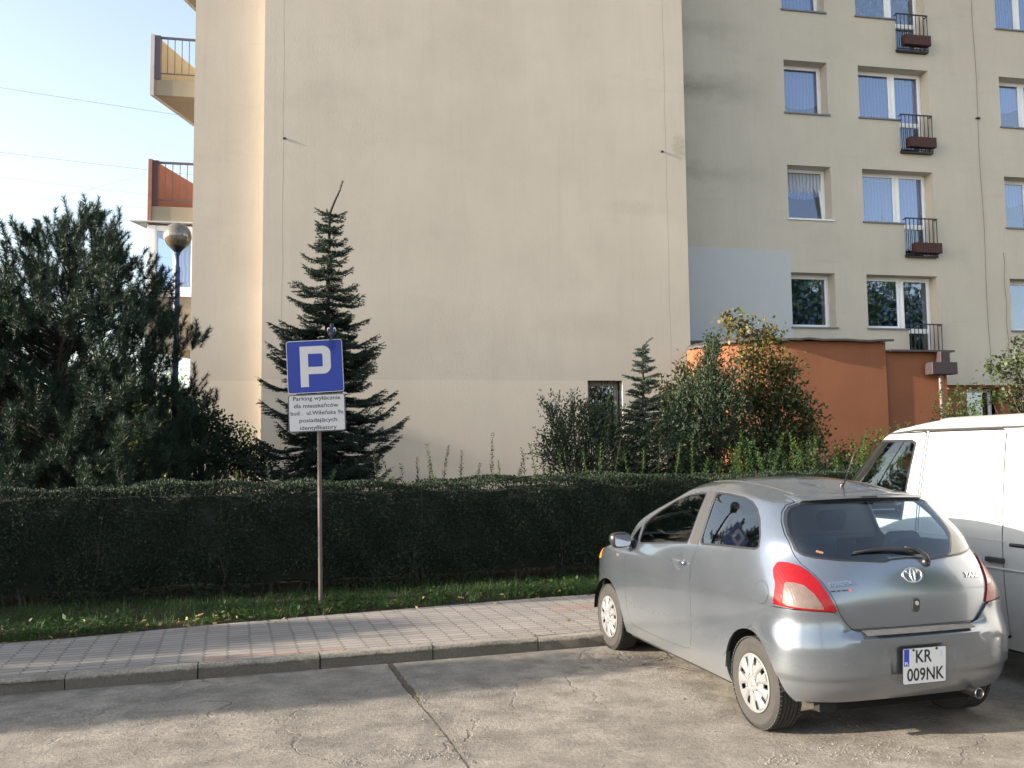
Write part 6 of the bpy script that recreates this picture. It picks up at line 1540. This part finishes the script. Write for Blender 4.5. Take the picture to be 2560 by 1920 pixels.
ins, Vg = split(Vg, np.where(X_(Vg) > 1.6, sdf(wv, Y_(Vg), Z_(Vg)), -1.0)); panel('windscreen', ins, M_CG, van, off=-.003, rim=.004)
vd, Vg = split(Vg, side(vdoor, Vg)); vd, _ = split(vd, side(vdoor, vd)-.013)
vd, vsl, vp = glass(vd, lambda M: side(vwin, M), None, .022)
vdr = panel('door', vd, M_VAN, van, mirror='pair')
for i, s_ in enumerate((1, -1)):
    for nm, M_, mt, of, rm in (('window_seal', vsl, M_BLACKT, .001, .012), ('side_window', vp, M_CG, -.004, .004)):
        panel(nm, Tri(M_.V*np.array([1, s_, 1]), M_.N*np.array([1, s_, 1]), M_.T if s_ > 0 else M_.T[:, ::-1]), mt, vdr[i], off=of, rim=rm, mirror='left')
sl_, Vg2 = split(Vg, side(vslide, Vg)); sl_, _ = split(sl_, side(vslide, sl_)-.013)
panel('sliding_door', sl_, M_VAN, van, mirror='pair'); panel('body', Vg2, M_VAN, van)
g = grid_tris(VS); f = -np.maximum(side(vwin, g), np.where(X_(g) > 1.6, sdf(wv, Y_(g), Z_(g)), -1.0)); g, _ = split(g, f-.004)
for wx in (1.95, -.95):
    f = np.sqrt((X_(g)-wx)**2+(Z_(g)-.31)**2)-.365; g, _ = split(g, np.where(Y_(g) > .5, f, 1.0))
panel('cabin_lining', g, M_LIN, van, off=-.03, rim=0)
VT = BVHTree.FromPolygons([tuple(p) for p in VS.reshape(-1, 3)], [(i*VS.shape[1]+j, i*VS.shape[1]+j+1, (i+1)*VS.shape[1]+j+1, (i+1)*VS.shape[1]+j) for i in range(VS.shape[0]-1) for j in range(VS.shape[1]-1)])
def vside(x, z): h = VT.ray_cast(Vector((x, 3, z)), Vector((0, -1, 0))); return h[0]
for s_ in (1, -1):
    def q(x, z, o): p = vside(x, z); return Vector((p.x, s_*(p.y+o), p.z))
    m = MB(); m.tube([q(x, 2.030-.02*max(0, x-1.2), .004) for x in (-1.45, -1, -.5, 0, .5, 1.0, 1.3, 1.6)]+[q(1.85, 1.945, .0), q(2.05, 1.77, .0), q(2.3, 1.53, .0), q(2.53, 1.27, .0)], .011, 6); m.build('rain_gutter', M_VAN, van, smooth=True)
    m = MB(); m.tube([q(x, 2.010, .003) for x in (-1.45, -.7, 0, .5, 1.0, 1.25)]+[q(1.6, 1.985, .003)], .010, 6); m.build('gutter_seal', M_PLAST, van)
    m = MB(); m.tube([q(x, 1.095, .0) for x in (-1.55, -1, -.4, .16)], .016, 6); m.build('door_rail', M_BLACKT, van)
    m = MB(); m.tube([q(x, 1.115+.01*0, .001) for x in (.2, .6, 1.0)]+[q(x, 1.115, .001) for x in (1.1, 1.6, 2.1, 2.5)], .0045, 5); m.build('body_crease', M_VAN, van)
    m = MB(); m.tube([q(x, .90, .002) for x in (-1.5, -.7, .1, .9, 1.7, 2.5)], .012, 6); m.build('side_moulding', M_VAN, van)
    m = MB(); p = q(.30, .965, .02); m.box(p.x-.085, p.x+.085, min(p.y-s_*.03, p.y+s_*.012), max(p.y-s_*.03, p.y+s_*.012), p.z-.02, p.z+.02); m.build('door_handle', M_PLAST, van, bevel=.008)
    p = Vector((2.22, s_*.86, 1.30)); m = MB(); m.tube([p-Vector((0, s_*.10, .03)), p+Vector((0, s_*.03, .0))], .014, 8); m.box(2.20, 2.27, s_*.96-.075, s_*.96+.075, 1.24, 1.44); m.build('wing_mirror', M_VAN, van, bevel=.02)
def vwheel(x, y, sgn):
    w = empty('wheel', (x, y, .31)); w.parent = van; w.rotation_euler = (0, 0, 0 if sgn > 0 else math.pi); B = Matrix.Rotation(R_(-90), 4, 'X')
    m = MB(); m.lathe([(.19, -.09), (.26, -.095), (.300, -.08), (.31, -.06), (.31, .06), (.300, .08), (.26, .095), (.19, .09)], 56, B); m.build('tyre', M_RUB, w, auto=35)
    m = MB(); m.lathe([(.19, .088), (.185, .06), (.15, .03), (.10, .05), (.06, .055), (.0, .05)], 40, B); m.lathe([(.19, -.08), (.0, -.06)], 30, B); m.build('rim', M_CAP, w, auto=35)
for x in (1.95, -.95):
    for s_ in (1, -1): vwheel(x, s_*.72, s_)
m = MB(); m.box(-1.6, 2.6, -.52, .52, .24, .34); m.box(-.5, 1.5, -.78, .78, .26, .32)
m.build('underbody', M_DARK, van)
for x in (1.95, -.95):
    for s_ in (1, -1):
        m = MB(); n = 20; m.add([(x+.366*math.cos(math.pi*(k/n)), yy, .31+.366*math.sin(math.pi*k/n)) for k in range(n+1) for yy in (s_*.825, s_*.5)], [(2*k, 2*k+2, 2*k+3, 2*k+1) for k in range(n)])
        m.build('wheel_arch_liner', M_DARK, van)
m = MB(); m.box(2.55, 2.84, -.80, .80, .34, .56); m.build('front_bumper', M_PLAST, van, bevel=.05)
for y in (.42, -.42):
    e = empty('front_seat', (1.25, y, .75)); e.parent = van
    m = MB(); m.box(0, .45, -.24, .24, 0, .15); m.build('seat_cushion', M_SEAT, e, bevel=.04)
    m = MB(); M = Matrix.Rotation(R_(-12), 4, 'Y'); m.box(-.1, 0, -.23, .23, .05, .62, M); m.box(-.09, -.02, -.13, .13, .64, .82, M); m.build('backrest', M_SEAT, e, bevel=.03)
m = MB(); m.box(2.05, 2.45, -.7, .7, .9, 1.17); m.build('dashboard', M_SEAT, van, bevel=.04)
m = MB(); m.box(.98, 1.0, -.72, .72, .35, 1.6); m.build('cargo_partition', M_LIN, van)
